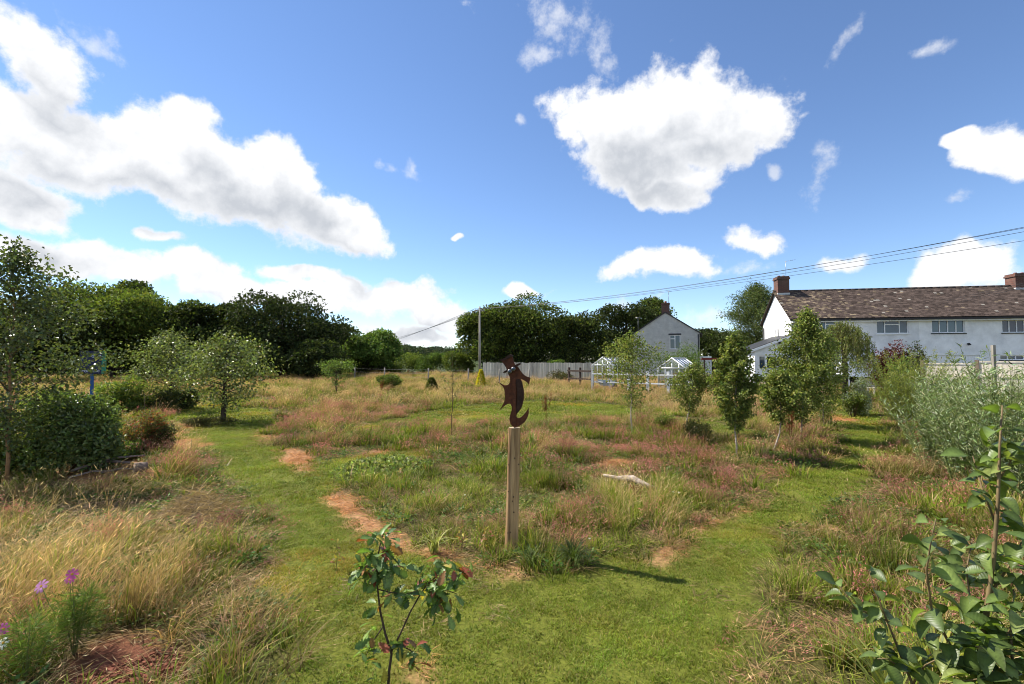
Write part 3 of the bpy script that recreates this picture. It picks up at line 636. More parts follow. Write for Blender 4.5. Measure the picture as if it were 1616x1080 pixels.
# wooded hill on the skyline
hx = np.linspace(-700, 120, 60); hy = np.linspace(260, 900, 30); HX, HY = np.meshgrid(hx, hy, indexing='ij')
def hill_z(x, y):
    u = np.clip((x + 40) / -330, 0, 1); return (6 + 34 * u * u * (3 - 2 * u)) * np.clip((y - 260) / 200, 0, 1) * np.clip((120 - x) / 160, 0, 1) * (.85 + .3 * fbm2(x, y, 120, 61))
hi = np.arange(60 * 30).reshape(60, 30); hq = np.stack([hi[:-1, :-1], hi[1:, :-1], hi[1:, 1:], hi[:-1, 1:]], -1).reshape(-1, 4)
tag(link('hill', np_mesh('hill', np.stack([HX.ravel(), HY.ravel(), hill_z(HX, HY).ravel() - .3], 1), hq, np.tile([.05, .07, .03], (1800, 1)), True), plain('hill_turf', (1, 1, 1), .95, .05, nscale=.05, tint=True)), kind='structure')
r = np.random.default_rng(63); P = []; T = []
for k in range(420):
    y0 = r.uniform(300, 560); x0 = r.uniform(-.62, .02) * y0; z0 = float(hill_z(np.array([x0]), np.array([y0]))[0]); R_ = r.uniform(4, 7); m = 150
    d = ball(m, r); d[:, 2] = np.abs(d[:, 2]); P.append(np.array([x0, y0, z0 + R_ * .3]) + d * R_ * r.uniform(.6, 1.05, (m, 1)) * np.array([1, 1, .95])); T.append(tints(m, [(.050, .068, .036), (.036, .052, .030), (.066, .082, .042)], r, .2) * r.uniform(.75, 1.3))
P = np.concatenate(P); T = np.concatenate(T)
tag(link('woodland', leaf_mesh('woodland', P, r.normal(size=P.shape), r.uniform(1.0, 2.2, len(P)), r.uniform(.9, 1.6, len(P)), T, rng=r), M_DULL), 'distant dark wood covering the hill on the skyline', 'woodland', kind='stuff')

# young birches on the right
BG2 = 'young birches planted along the mown path'
def birch(label, px, py, top, wpx, seed, **k):
    p = GP(px, py); d = p.y; h = AT(px, top, d).z; w = wpx / F * d
    cfg = dict(spread=.13, z0=.28, nb=46, nl=110, leaf=.056, cols=BI, r0=.02); cfg.update(k)
    return young_tree('birch_tree', label, p, h, w, cfg.pop('z0'), cfg.pop('nb'), cfg.pop('nl'), cfg.pop('leaf'), cfg.pop('cols'), seed, group=BG2, **cfg)
birch('sparse young birch with a straight pale stem before the greenhouse', 997, 690, 530, 108, 41, nb=46, nl=76)
birch('low bushy young birch left of the round dark shrub', 1082, 685, 576, 66, 42, nb=46, nl=86, z0=.33, lean=.14)
birch('dense young birch with a short straight white stem', 1163, 723, 526, 66, 43, nb=64, nl=140, z0=.24)
birch('young birch with a curved pale stem', 1219, 712, 586, 66, 44, lean=.10, curve=.10, nb=48, nl=100, z0=.36)
birch('tallest dense birch standing in front of the white house', 1264, 695, 490, 86, 45, lean=.07, nb=88, nl=160, z0=.16, shape=.3)
birch('second dense birch crowding the tallest one', 1300, 672, 520, 90, 46, nb=60, nl=130, z0=.08)
# glossy birch on the far left
p = GP(10, 762); young_tree('birch_tree', 'glossy leaved tall young birch at the meadow edge by the for sale board', p, 3.62, 2.5, .16, 74, 130, .060, [(.11, .135, .045), (.08, .10, .032), (.15, .18, .06), (.13, .15, .04)], 51, plain('warm_birch', (.30, .17, .08), .7, .2, nscale=10, namt=.5), .028, mat=M_GLOSS, up=.75, shape=.32)
# apple trees
AP = bright([(.062, .074, .022), (.086, .10, .028), (.045, .054, .016), (.13, .145, .045)], 2.2)
p = GP(352, 664); young_tree('apple_tree', 'spreading apple tree with a thick leaning trunk on the mown path', p, 2.5, 2.9, .18, 34, 150, .085, AP, 52, M_BARK, .085, lean=.03, mat=M_GLOSS, up=.42, shape=.42, spread=.16)
p = GP(268, 648); young_tree('apple_tree', 'second apple tree crowding the hedge behind the spreading one', p, 2.8, 2.9, .10, 34, 140, .085, AP, 53, M_BARK, .06, mat=M_GLOSS, up=.6, shape=.4, spread=.16)
p = GP(530, 622); young_tree('apple_tree', 'small pale apple tree out in the long meadow grass', p, 1.72, 2.1, .22, 40, 34, .09, YG[1:2] + LT[:2], 54, M_BARK, .04, up=.9, shape=.5)
p = GP(713, 692); young_tree('willow_sapling', 'thin wispy sapling with a bare lower stem in the meadow', p, 2.0, .60, .2, 26, 11, .055, [(.12, .15, .06), (.16, .19, .09), (.09, .12, .04)], 55, M_TWIG, .011, up=1.6, aspect=.35)
# weeping tree by the house
def weeping(label, px, py, top, wpx, seed):
    r = np.random.default_rng(seed); b = GP(px, py); d = b.y; h = AT(px, top, d).z; w = wpx / F * d; root = empty('weeping_tree', b, 0, label, 'tree'); tr = MB(); br = MB(); P = []
    tr.tube([(0, 0, -.05), (.03, 0, h * .4), (-.02, 0, h * .8), (0, 0, h * .95)], [.13, .11, .09, .03], 8)
    for i in range(130):
        a = r.uniform(0, 6.28); q_ = math.sqrt(r.uniform(.02, 1)) * w / 2; z0 = h * (1 - .28 * (q_ / (w / 2)) ** 2) ; L = r.uniform(.35, .75) * h * .62
        e = np.array([math.cos(a) * q_, math.sin(a) * q_, 0]); br.tube([(0, 0, h * .86), tuple(e * .6 + np.array([0, 0, z0 + .05])), tuple(e + np.array([0, 0, z0 - .1])), tuple(e * 1.04 + np.array([0, 0, z0 - L]))], [.012, .007, .004, .002], 4, cap=False)
        m = 75; u = r.uniform(-.15, 1, m); q2 = e * (1 + .04 * u)[:, None]; q2[:, 2] += z0 - L * u; P.append(q2 + r.normal(0, .05, (m, 3)))
    P = np.concatenate(P); me = leaf_mesh('crown', P, r.normal(0, .4, P.shape) + np.array([0, 0, -1]), .10 * r.uniform(.7, 1.3, len(P)), .035, tints(len(P), [(.17, .19, .055), (.13, .15, .04), (.23, .24, .08)], r, .25), rng=r)
    finish_tree(root, tr, me, M_LEAF, M_BARK, br)
weeping('small weeping tree with a domed crown and dark trunk before the house', 1334, 632, 512, 78, 56)

# shrubs round the house and the right-hand path
def sh(name, label, px, py, top, wpx, cols, seed, **k):
    p = GP(px, py); d = p.y; return bush(name, label, p, AT(px, top, d).z, wpx / F * d, cols, seed, **k)
sh('maple_shrub', 'dark red leaved maple in front of the white house', 1412, 632, 530, 70, [(.11, .018, .022), (.075, .012, .018), (.16, .035, .03)], 61, n=2800, leaf=.10)
sh('garden_shrub', 'mixed green and bronze shrub beside the red maple', 1452, 634, 536, 62, [(.06, .08, .02), (.10, .075, .03), (.045, .06, .018)], 62, n=2600, leaf=.10)
sh('garden_shrub', 'bright green shrub under the red maple', 1425, 640, 556, 56, LT, 63, n=2000, leaf=.09)
sh('buddleia', 'silvery grey bush at the end of the mown path', 1352, 655, 590, 48, [(.27, .30, .24), (.18, .22, .14), (.36, .39, .33)], 64, n=2200, leaf=.07, aspect=.35)
sh('garden_shrub', 'dark low shrub beside the silvery bush', 1345, 658, 615, 46, MD, 65, n=1500, leaf=.06)
sh('garden_shrub', 'light green bush in front of the grey cottage wall', 1078, 603, 538, 84, LT, 66, n=3600, leaf=.12)
sh('juniper_shrub', 'round dark shrub between two young birches', 1108, 702, 655, 52, [(.09, .10, .035), (.13, .135, .05), (.065, .072, .025)], 67, n=2600, leaf=.07, aspect=.18)
sh('garden_shrub', 'small dark evergreen tussock beside the sparse birch', 1052, 682, 652, 36, MD, 68, n=1400, leaf=.06, aspect=.25)
p = GP(1440, 668); wand_shrub('willow_thicket', 'bushy yellow green willow thicket beside the mown path', p, AT(1430, 548, p.y).z, 2.5, [(.25, .27, .05), (.18, .21, .045), (.32, .33, .08)], 71, ns=170, nl=60, leaf=.085, aspect=.18, depth=2.4)
SW = [(.25, .30, .14), (.16, .21, .08), (.46, .50, .36), (.19, .24, .09)]
for (px, py, top, w, sd, lb) in ((1482, 742, 596, 1.3, 72, 'silver leaved willow shrub next to the yellow green thicket'), (1545, 768, 580, 1.4, 73, 'middle silver willow shrub of the row by the fence panels'), (1612, 800, 545, 1.4, 74, 'tallest silver willow shrub rising past the fence panels'), (1520, 700, 588, 1.6, 75, 'silver willow shrub tucked behind the row against the fence'), (1600, 716, 575, 1.7, 76, 'greener willow shrub behind the tallest silver one')):
    p = GP(px, py); wand_shrub('willow_shrub', lb, p, AT(px, top, p.y).z, w, SW, sd, ns=95, nl=64, leaf=.088, aspect=.17, group='silver willow shrubs')
# left-hand shrubs
sh('viburnum_shrub', 'large dark glossy shrub behind the log pile', 100, 742, 606, 165, [(.11, .15, .04), (.14, .19, .05), (.20, .25, .075)], 81, n=7600, leaf=.075, mat=M_GLOSS, lobes=22)
sh('hazel_shrub', 'yellow green shrub at the foot of the glossy birch', 20, 748, 640, 110, YG[1:] + MD[:1], 82, n=2600, leaf=.07)
sh('bramble', 'yellow green leafy bramble below the for sale board', 190, 655, 594, 100, YG + LT[:1], 83, n=3200, leaf=.10)
sh('bramble', 'low bramble between the dark shrub and the for sale board', 110, 672, 612, 120, YG[1:2] + MD, 84, n=3000, leaf=.10)
sh('cotinus_shrub', 'rust red and olive shrub by the bare end of the path', 212, 716, 640, 92, [(.30, .09, .045), (.17, .17, .05), (.22, .14, .055), (.14, .15, .045)], 85, n=3200, leaf=.05)
sh('garden_shrub', 'loose olive shrub with bare twigs beside the rust red one', 250, 714, 662, 60, [(.11, .12, .04), (.14, .115, .045), (.08, .09, .03)], 86, n=1300, leaf=.05)
sh('garden_shrub', 'fresh green clump under the rust red shrub', 190, 724, 690, 70, LT, 87, n=1500, leaf=.055)
sh('garden_shrub', 'olive shrub at the left end of the apple tree row', 255, 652, 612, 48, [(.11, .12, .035), (.08, .095, .03)], 88, n=1500, leaf=.08)
sh('garden_shrub', 'dark rounded shrub between the apple trees', 292, 646, 612, 46, DK + MD[:1], 89, n=1800, leaf=.08)
sh('heather_mound', 'low dark heather mound under the spreading apple tree', 330, 672, 655, 100, [(.075, .075, .03), (.10, .085, .04), (.06, .07, .022)], 90, n=2400, leaf=.05, depth=.8, aspect=.3)
# small plants out in the meadow
sh('garden_shrub', 'dark green rounded bush in the far meadow by the wire fence', 617, 614, 588, 46, MD, 91, n=2000, leaf=.11)
def conifer(label, px, py, top, wpx, cols, seed):
    p = GP(px, py); d = p.y; h = AT(px, top, d).z; w = wpx / F * d; r = np.random.default_rng(seed); root = empty('conifer', p, 0, label, 'conifer')
    n = 1500; t = r.random(n) ** 1.3; a = r.uniform(0, 6.28, n); q_ = (1 - t) ** .7 * w / 2 * r.uniform(.55, 1.1, n); P = np.stack([np.cos(a) * q_, np.sin(a) * q_, .04 + t * h], 1)
    tr = MB(); tr.tube([(0, 0, -.04), (0, 0, h * .9)], [.035, .01], 6); tr.build('trunk', M_BARK, root)
    link('crown', leaf_mesh('crown', P, np.stack([np.cos(a), np.sin(a), np.full(n, .5)], 1), .12, .045, tints(n, cols, r, .25), rng=r), M_LEAF, root)
conifer('small dark green conifer in the far meadow', 681, 618, 598, 20, DK + MD[:1], 92)
conifer('small golden yellow conifer in the far meadow', 759, 612, 585, 15, [(.75, .58, .03), (.55, .48, .04), (.30, .32, .04)], 93)
sh('garden_shrub', 'brownish shrub in front of the dark rail fence', 886, 603, 580, 48, [(.08, .10, .03), (.12, .085, .04)], 94, n=1500, leaf=.10)

# ------------------------------------------------------------------ the pair of white houses
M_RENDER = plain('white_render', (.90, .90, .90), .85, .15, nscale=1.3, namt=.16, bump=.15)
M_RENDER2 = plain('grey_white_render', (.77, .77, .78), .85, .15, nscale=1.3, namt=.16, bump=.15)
M_UPVC = plain('white_frame_plastic', (.88, .88, .88), .4, .4)
M_DARK = plain('black_gutter_plastic', (.02, .02, .022), .5, .4)
M_ROOM = plain('dark_room', (.02, .02, .02), .9, .1)
M_CURT = plain('curtain_cloth', (.42, .40, .38), .9, .1, nscale=12, namt=.2, stretch=(6, 1, .2))
M_BRICK = None
def brick_mat(name, c1, c2, mortar, scale):
    m, t, o = new_mat(name); N = t.nodes.new; b = N('ShaderNodeBsdfPrincipled'); b.inputs['Roughness'].default_value = .9; t.links.new(b.outputs[0], o.inputs[0])
    tcn = N('ShaderNodeTexCoord'); mp = N('ShaderNodeMapping'); mp.inputs['Rotation'].default_value = (R(90), 0, 0); t.links.new(tcn.outputs['Object'], mp.inputs[0])
    k = N('ShaderNodeTexBrick'); t.links.new(mp.outputs[0], k.inputs['Vector']); k.inputs['Scale'].default_value = scale
    k.inputs['Color1'].default_value = (*c1, 1); k.inputs['Color2'].default_value = (*c2, 1); k.inputs['Mortar'].default_value = (*mortar, 1)
    k.inputs['Brick Width'].default_value = .225; k.inputs['Row Height'].default_value = .075; k.inputs['Mortar Size'].default_value = .009
    n = N('ShaderNodeTexNoise'); n.inputs['Scale'].default_value = 2.2; n.inputs['Detail'].default_value = 6; t.links.new(tcn.outputs['Object'], n.inputs['Vector'])
    x = N('ShaderNodeMix'); x.data_type = 'RGBA'; x.blend_type = 'MULTIPLY'; x.inputs[0].default_value = .5; t.links.new(k.outputs[0], x.inputs[6]); t.links.new(n.outputs[0], x.inputs[7]); t.links.new(x.outputs[2], b.inputs['Base Color'])
    bp = N('ShaderNodeBump'); bp.inputs['Strength'].default_value = .5; bp.inputs['Distance'].default_value = .01; bp.invert = True; t.links.new(k.outputs['Fac'], bp.inputs['Height']); t.links.new(bp.outputs[0], b.inputs['Normal'])
    return m
M_BRICK = brick_mat('chimney_brick', (.20, .075, .05), (.13, .055, .04), (.22, .19, .16), 1.0)
M_PBRICK = brick_mat('painted_brick', (.80, .78, .73), (.74, .72, .67), (.66, .64, .6), 1.0)
def glass_mat():
    m, t, o = new_mat('window_glass'); N = t.nodes.new; d = N('ShaderNodeBsdfDiffuse'); d.inputs[0].default_value = (.035, .055, .085, 1); g = N('ShaderNodeBsdfGlossy'); g.inputs['Roughness'].default_value = .03; g.inputs[0].default_value = (.9, .95, 1, 1)
    x = N('ShaderNodeMixShader'); x.inputs[0].default_value = .07; t.links.new(d.outputs[0], x.inputs[1]); t.links.new(g.outputs[0], x.inputs[2]); t.links.new(x.outputs[0], o.inputs[0]); return m
M_GLASS = glass_mat()
M_TILE = plain('roof_tile', (1, 1, 1), .9, .12, nscale=18, namt=.35, tint=True, bump=.2)
HD, HTH = 32.0, R(10)
H0 = AT(1250, HZ, HD); H0.z = 0
HU = Vector((math.cos(HTH), -math.sin(HTH), 0)); HV = Vector((math.sin(HTH), math.cos(HTH), 0))
def hp(px, py, off=0.0):                       # pixel -> local x, z on the front wall plane (local y = off)
    d = ray(px, py); o = Vector((0, 0, EYE)); q_ = H0 + HV * off
    t = (q_ - o).dot(HV) / d.dot(HV); P = o + d * t; return (P - H0).dot(HU), P.z
HL, HDEP, HE, HR = 19.0, 5.5, hp(1250, 503)[1], 0
HR = HE + 2.05
house = empty('house', H0, -HTH, 'long white rendered pair of houses with a brown tiled roof', 'house')
def rect(p0, p1, p2, p3): a = hp(p0, p1); b = hp(p2, p3); return a[0], b[0], b[1], a[1]   # x0, x1, z0, z1
WIN = [(rect(1294, 504.5, 1329, 526), 3, False), (rect(1383, 505, 1434, 526.5), 3, False), (rect(1470, 505, 1523, 525.5), 4, True), (rect(1581, 505, 1630, 525), 4, True), (rect(1578, 561, 1630, 568.5), 4, True)]
DOORZ = rect(1480, 561, 1549, 612)
XB = hp(1451, 540)[0]
holes = [w[0] for w in WIN] + [(DOORZ[0], DOORZ[1], 0.02, DOORZ[3])]
def wall_holes(mb, x0, x1, z0, z1, ya, yb, holes):
    xs = sorted({x0, x1, *[min(max(h[i], x0), x1) for h in holes for i in (0, 1)]}); zs = sorted({z0, z1, *[min(max(h[i], z0), z1) for h in holes for i in (2, 3)]})
    for i in range(len(xs) - 1):
        run = None
        for j in range(len(zs) - 1):
            cx_, cz_ = (xs[i] + xs[i+1]) / 2, (zs[j] + zs[j+1]) / 2
            inside = any(h[0] < cx_ < h[1] and h[2] < cz_ < h[3] for h in holes)
            if not inside: run = (zs[j] if run is None else run[0], zs[j+1])
            if (inside or j == len(zs) - 2) and run is not None: mb.box((xs[i], ya, run[0]), (xs[i+1], yb, run[1])); run = None
    return mb
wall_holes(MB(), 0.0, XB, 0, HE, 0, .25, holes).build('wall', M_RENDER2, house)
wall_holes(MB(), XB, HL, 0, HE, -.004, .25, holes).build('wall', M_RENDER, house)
# gable ends and back
g = MB(); g.prism([(0, 0), (HDEP, 0), (HDEP, HE), (HDEP / 2, HR - .03), (0, HE)], 0, .25)
go_ = g.build('gable_wall', M_RENDER, house); 
for v in go_.data.vertices: x_, y_, z_ = v.co; v.co = (-.003 + y_, x_ + .0, z_)          # turn the prism to run along x
g2 = MB(); g2.prism([(0.25, 0), (HDEP, 0), (HDEP, HE), (HDEP / 2, HR - .03), (0.25, HE)], HL - .25, HL); q_ = g2.build('gable_wall', M_RENDER, house)
for v in q_.data.vertices: x_, y_, z_ = v.co; v.co = (y_, x_, z_)
MB().box((.25, HDEP - .25, 0), (HL - .25, HDEP, HE)).build('back_wall', M_RENDER, house)
MB().box((.26, .9, .02), (HL - .26, 1.0, HE - .02)).build('dark_interior', M_ROOM, house)
for (x0, x1, z0, z1), np_, dark in WIN:
    w = MB(); t = .055; y0, y1 = .05, .12
    w.box((x0, y0, z0), (x1, y1, z0 + t)).box((x0, y0, z1 - t), (x1, y1, z1))
    xs = np.linspace(x0, x1, np_ + 1); xs[1:-1] += 0
    if np_ == 3: xs = np.array([x0, x0 + (x1 - x0) * .27, x0 + (x1 - x0) * .73, x1])
    for k, xx in enumerate(xs): a = xx if k == 0 else (xx - t if k == np_ else xx - t / 2); w.box((a, y0 + .002, z0 + t), (a + t, y1 - .002, z1 - t))
    if np_ == 3: w.box((xs[1] + t / 2, y0 + .004, z0 + (z1 - z0) * .62), (xs[2] - t / 2, y1 - .004, z0 + (z1 - z0) * .62 + t))
    wo_ = w.build('window', M_UPVC, house)
    for k in range(np_): MB().box((xs[k] + .02, .085, z0 + t * .5), (xs[k + 1] - .02, .092, z1 - t * .5)).build('pane', M_GLASS, wo_)
    MB().box((x0 - .06, -.07, z0 - .06), (x1 + .06, .05, z0 - .003)).build('sill', M_DARK if dark else M_UPVC, wo_)
dx0, dx1, _, dz1 = DOORZ
gd = MB(); gd.box((dx0, .06, .02), (dx1, .10, dz1)); gdo = gd.build('garage_door', M_UPVC, house)
for k in range(14): xx = dx0 + (dx1 - dx0) * (k + .5) / 14; MB().box((xx - .045, .045, .06), (xx + .045, .06, dz1 - .05)).build('slat', M_UPVC, gdo)
# roof: two slabs and rows of tiles
oh, ov = .30, .18; sl_ = math.hypot(HDEP / 2 + oh, HR - HE); k_ = (HR - HE) / (HDEP / 2)
roof = MB(); z_e = HE - oh * k_ + .10
roof.hexa([(-ov, -oh, z_e), (HL + ov, -oh, z_e), (HL + ov, HDEP / 2, HR + .06), (-ov, HDEP / 2, HR + .06), (-ov, -oh, z_e + .05), (HL + ov, -oh, z_e + .05), (HL + ov, HDEP / 2, HR + .11), (-ov, HDEP / 2, HR + .11)])
roof.hexa([(-ov, HDEP / 2, HR + .06), (HL + ov, HDEP / 2, HR + .06), (HL + ov, HDEP + oh, z_e), (-ov, HDEP + oh, z_e), (-ov, HDEP / 2, HR + .11), (HL + ov, HDEP / 2, HR + .11), (HL + ov, HDEP + oh, z_e + .05), (-ov, HDEP + oh, z_e + .05)])
ro = roof.build('roof', plain('roof_underlay', (.07, .055, .045), .9, .1), house)
r = np.random.default_rng(5); tl = MB(); rows = 23; cols_ = 104; dy_ = (HDEP / 2 + oh) / rows; dz_ = (HR + .06 - z_e) / rows; tw = (HL + 2 * ov) / cols_
for i in range(rows):
    for j in range(cols_):
        x0 = -ov + (j + (.5 if i % 2 else 0)) * tw; x1 = min(x0 + tw - .012, HL + ov); y0 = -oh - .03 + i * dy_; z0 = z_e + .065 + i * dz_ + r.normal(0, .004); z0 += .02
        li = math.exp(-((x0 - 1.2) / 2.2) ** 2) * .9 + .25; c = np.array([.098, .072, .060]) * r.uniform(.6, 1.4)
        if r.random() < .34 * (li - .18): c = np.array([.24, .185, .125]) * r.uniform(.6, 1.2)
        if r.random() < .012: c = np.array([.32, .29, .25])
        tl.hexa([(x0, y0, z0), (x1, y0, z0), (x1, y0 + dy_ * 1.2, z0 + dz_ * 1.05), (x0, y0 + dy_ * 1.2, z0 + dz_ * 1.05), (x0, y0, z0 + .022), (x1, y0, z0 + .022), (x1, y0 + dy_ * 1.2, z0 + dz_ * 1.05 + .022), (x0, y0 + dy_ * 1.2, z0 + dz_ * 1.05 + .022)], tuple(c))
tag(tl.build('roof_tiles', M_TILE, ro), kind='stuff')
rt = MB()
for j in range(42): x0 = -ov + j * (HL + 2 * ov) / 42; rt.tube([(x0 + .005, HDEP / 2, HR + .12), (x0 + (HL + 2 * ov) / 42 - .005, HDEP / 2, HR + .12)], .11, 8, tuple(np.array([.075, .06, .052]) * r.uniform(.7, 1.3)))
tag(rt.build('ridge_tiles', M_TILE, ro), kind='stuff')
MB().box((-ov, -oh - .12, z_e - .07), (HL + ov, -oh - .01, z_e + .02)).build('gutter', M_DARK, house)
MB().box((0.02, -oh + .02, z_e - .16), (HL, -.01, z_e - .08)).build('soffit', M_UPVC, house)
px_ = hp(1257, 520)[0]; MB().tube([(px_, -.07, 0), (px_, -.07, z_e - .25), (px_, -oh - .05, z_e - .06)], .045, 8).build('downpipe', M_DARK, house)
MB().tube([(-.07, HDEP - .25, 0), (-.07, HDEP - .25, HE - .3)], .05, 8).build('downpipe', M_DARK, house)
MB().box((-.03, 2.3, HE - 1.35), (-.004, 2.42, HE - .55)).box((-.03, 2.75, HE - 1.35), (-.004, 2.82, HE - .6)).build('gable_vent', M_DARK, house)
lx, lz = hp(1527, 543); MB().tube([(lx, -.005, lz), (lx, -.12, lz + .02), (lx, -.16, lz - .06)], [.05, .05, .09], 8).build('wall_lamp', M_DARK, house)
def chimney(x0, x1, y0, y1, z0, z1, parent, hood=True):
    c = MB(); c.box((x0, y0, z0), (x1, y1, z1 - .22)).box((x0 - .05, y0 - .05, z1 - .218), (x1 + .05, y1 + .05, z1 - .10)).box((x0 - .01, y0 - .01, z1 - .098), (x1 + .01, y1 + .01, z1))
    o = c.build('chimney', M_BRICK, parent)
    MB().box((x0 - .03, y0 - .03, HR - .35), (x1 + .03, y1 + .03, HR - .02)).build('flashing', plain('lead_flashing', (.55, .55, .55), .6, .3), o)
    for k in (.3, .7): MB().tube([(x0 + (x1 - x0) * k, (y0 + y1) / 2, z1), (x0 + (x1 - x0) * k, (y0 + y1) / 2, z1 + .10)], [.10, .08], 8).build('chimney_pot', plain('terracotta', (.22, .09, .05), .8, .2), o)
    return o
ym = HDEP / 2; ztop = AT(1238, 438, HD + ym).z
chimney(.02, .78, ym - .42, ym + .42, HR - .9, ztop, house)
cx2 = hp(1594, 440, ym)[0]; chimney(cx2, cx2 + 1.0, ym - .42, ym + .42, HR - .6, hp(1600, 433, ym)[1], house)
an = MB(); ax = .72; an.tube([(ax, ym, ztop - .2), (ax, ym, ztop + 1.15)], .014, 5).tube([(ax - .05, ym, ztop + 1.12), (ax + .62, ym - .1, ztop + 1.22)], .010, 4)
for k in range(6): x_ = ax + .1 * k; an.tube([(x_, ym - .16, ztop + 1.13 + .016 * k), (x_, ym + .12, ztop + 1.13 + .016 * k)], .005, 4)
an.build('aerial', plain('aerial_metal', (.25, .25, .26), .4, .5, .8), house)
# lean-to porch on the gable
z1_ = hp(1250, 530)[1]; xl, z0_ = hp(1190, 550)
pr = MB(); pr.prism([(xl + .12, 0), (-.004, 0), (-.004, z1_ - .10), (xl + .12, z0_ - .10)], .0, .0); pr = MB()
wx0, wz1 = hp(1199, 561); wx1, wz0 = hp(1229, 582)
zt = lambda x: z0_ + (z1_ - z0_) * (x - xl) / (-xl) - .14
def slab(mb, x0, x1, zb0, zb1, zt0, zt1, ya, yb): mb.hexa([(x0, ya, zb0), (x1, ya, zb1), (x1, yb, zb1), (x0, yb, zb0), (x0, ya, zt0), (x1, ya, zt1), (x1, yb, zt1), (x0, yb, zt0)])
xe = xl + .12
slab(pr, xe, wx0, 0, 0, zt(xe), zt(wx0), .3, .42); slab(pr, wx1, -.006, 0, 0, zt(wx1), zt(-.006), .3, .42); slab(pr, wx0, wx1, wz1, wz1, zt(wx0), zt(wx1), .3, .42)
slab(pr, wx0, wx1, 0, 0, .45, .45, .3, .42)
slab(pr, xe, xe + .12, 0, 0, zt(xe), zt(xe + .12), .421, 3.6)
pr.build('porch_wall', M_RENDER, house)
dr = MB(); xm = (wx0 + wx1) / 2 - .1; 
dr.box((wx0, .34, .45), (wx0 + .08, .40, wz1)).box((wx1 - .08, .34, .45), (wx1, .40, wz1)).box((xm - .07, .342, .45), (xm + .07, .398, wz1)).box((wx0 + .08, .344, wz1 - .08), (wx1 - .08, .396, wz1)).box((wx0 + .08, .344, .45), (wx1 - .08, .396, wz0))
do_ = dr.build('porch_window', M_UPVC, house); MB().box((wx0 + .06, .365, wz0 - .02), (xm - .05, .372, wz1 - .06)).build('pane', M_GLASS, do_); MB().box((xm + .05, .365, wz0 - .02), (wx1 - .06, .372, wz1 - .06)).build('pane', M_ROOM, do_)
pro = MB(); slab(pro, xl - .12, -.005, z0_ - .20, z1_ - .06, z0_ - .04, z1_ + .08, .10, 3.8); pro.build('porch_roof', M_DARK, house)
fs = MB(); slab(fs, xl - .12, -.005, z0_ - .25, z1_ - .12, z0_ - .08, z1_ + .03, .06, .098); fs.build('porch_fascia', M_UPVC, house)
MB().box((wx1 + .12, .20, zt(wx1) - .1), (wx1 + .26, .298, zt(wx1) + .04)).build('porch_lamp', M_DARK, house)
# low white store behind the weeping tree, with its flat canopy
sx0, sz1 = hp(1338, 572, -2.2); sx1, _ = hp(1392, 590, -2.2); cz = hp(1360, 592, -2.2)[1]
st_ = empty('garden_store', H0 + HU * sx0 - HV * 2.2, -HTH, 'low white outbuilding behind the weeping tree', 'outbuilding')
W_ = sx1 - sx0
MB().box((0, .1, cz), (W_, 1.6, sz1)).build('wall', M_RENDER, st_); MB().box((-.1, -.05, cz - .12), (W_ + .1, 1.7, cz - .002)).build('canopy', M_UPVC, st_)
MB().box((.05, 1.2, 0), (W_ - .05, 1.5, cz - .122)).build('dark_back', M_ROOM, st_)
for xx in (0, W_ - .09): MB().box((xx, 0, 0), (xx + .09, .09, cz - .122)).build('post', M_UPVC, st_)

# ------------------------------------------------------------------ grey cottage
CD = 50.0; CTH = R(21); c0 = AT(1004, HZ, CD); c1w = 99 / F * CD / math.cos(R(9)); C0 = Vector((c0.x, CD + 1.2, 0))
cot = empty('cottage', C0, -CTH, 'grey white painted brick cottage with a steep gable and brick chimney', 'cottage')
CE = AT(1005, 527, CD).z; CR = AT(1050, 494, CD).z; W = c1w; CDp = 8.0
cw = [(W * .56, W * .72, CE - 1.6, CE - .15)]
wall_holes(MB(), 0, W, 0, CE, 0, .25, cw).build('gable_wall', M_PBRICK, cot)
MB().prism([(0, CE + .001), (W, CE + .001), (W / 2, CR)], .0, .25).build('gable', M_PBRICK, cot)
MB().box((W - .25, .252, 0), (W, CDp, CE)).build('side_wall', M_PBRICK, cot); MB().box((0, .252, 0), (.25, CDp, CE)).build('side_wall', M_PBRICK, cot); MB().box((.25, .6, .02), (W - .25, .7, CE)).build('dark_interior', M_ROOM, cot)
x0, x1, z0, z1 = cw[0]; w = MB(); t = .07
w.box((x0, .05, z0), (x0 + t, .12, z1)).box((x1 - t, .05, z0), (x1, .12, z1)).box((x0 + t, .052, z0), (x1 - t, .118, z0 + t)).box((x0 + t, .052, z1 - t), (x1 - t, .118, z1)).box(((x0 + x1) / 2 - .04, .054, z0 + t), ((x0 + x1) / 2 + .04, .116, z1 - t)).box((x0 + t, .056, z1 - .42), ((x0 + x1) / 2 - .04, .114, z1 - .35))
wo_ = w.build('window', M_UPVC, cot); MB().box((x0 + .03, .08, z0 + .03), ((x0 + x1) / 2, .086, z1 - .03)).build('pane', M_GLASS, wo_); MB().box(((x0 + x1) / 2 + .004, .08, z0 + .03), (x1 - .03, .086, z1 - .03)).build('pane', M_GLASS, wo_)
MB().box((x0 - .1, -.01, z1 + .003), (x1 + .1, .04, z1 + .16)).build('lintel', plain('dark_lintel', (.05, .05, .055), .8, .2), wo_)
rf = MB(); kk = (CR - CE) / (W / 2); o_ = .28
for s_ in (-1, 1):
    xe_ = W / 2 + s_ * (W / 2 + o_); ze = CE - o_ * kk; a, b = (xe_, W / 2) if s_ < 0 else (W / 2, xe_); za, zb = (ze, CR) if s_ < 0 else (CR, ze)
    slab(rf, a, b, za + .01, zb + .01, za + .13, zb + .13, -.12, CDp + .2)
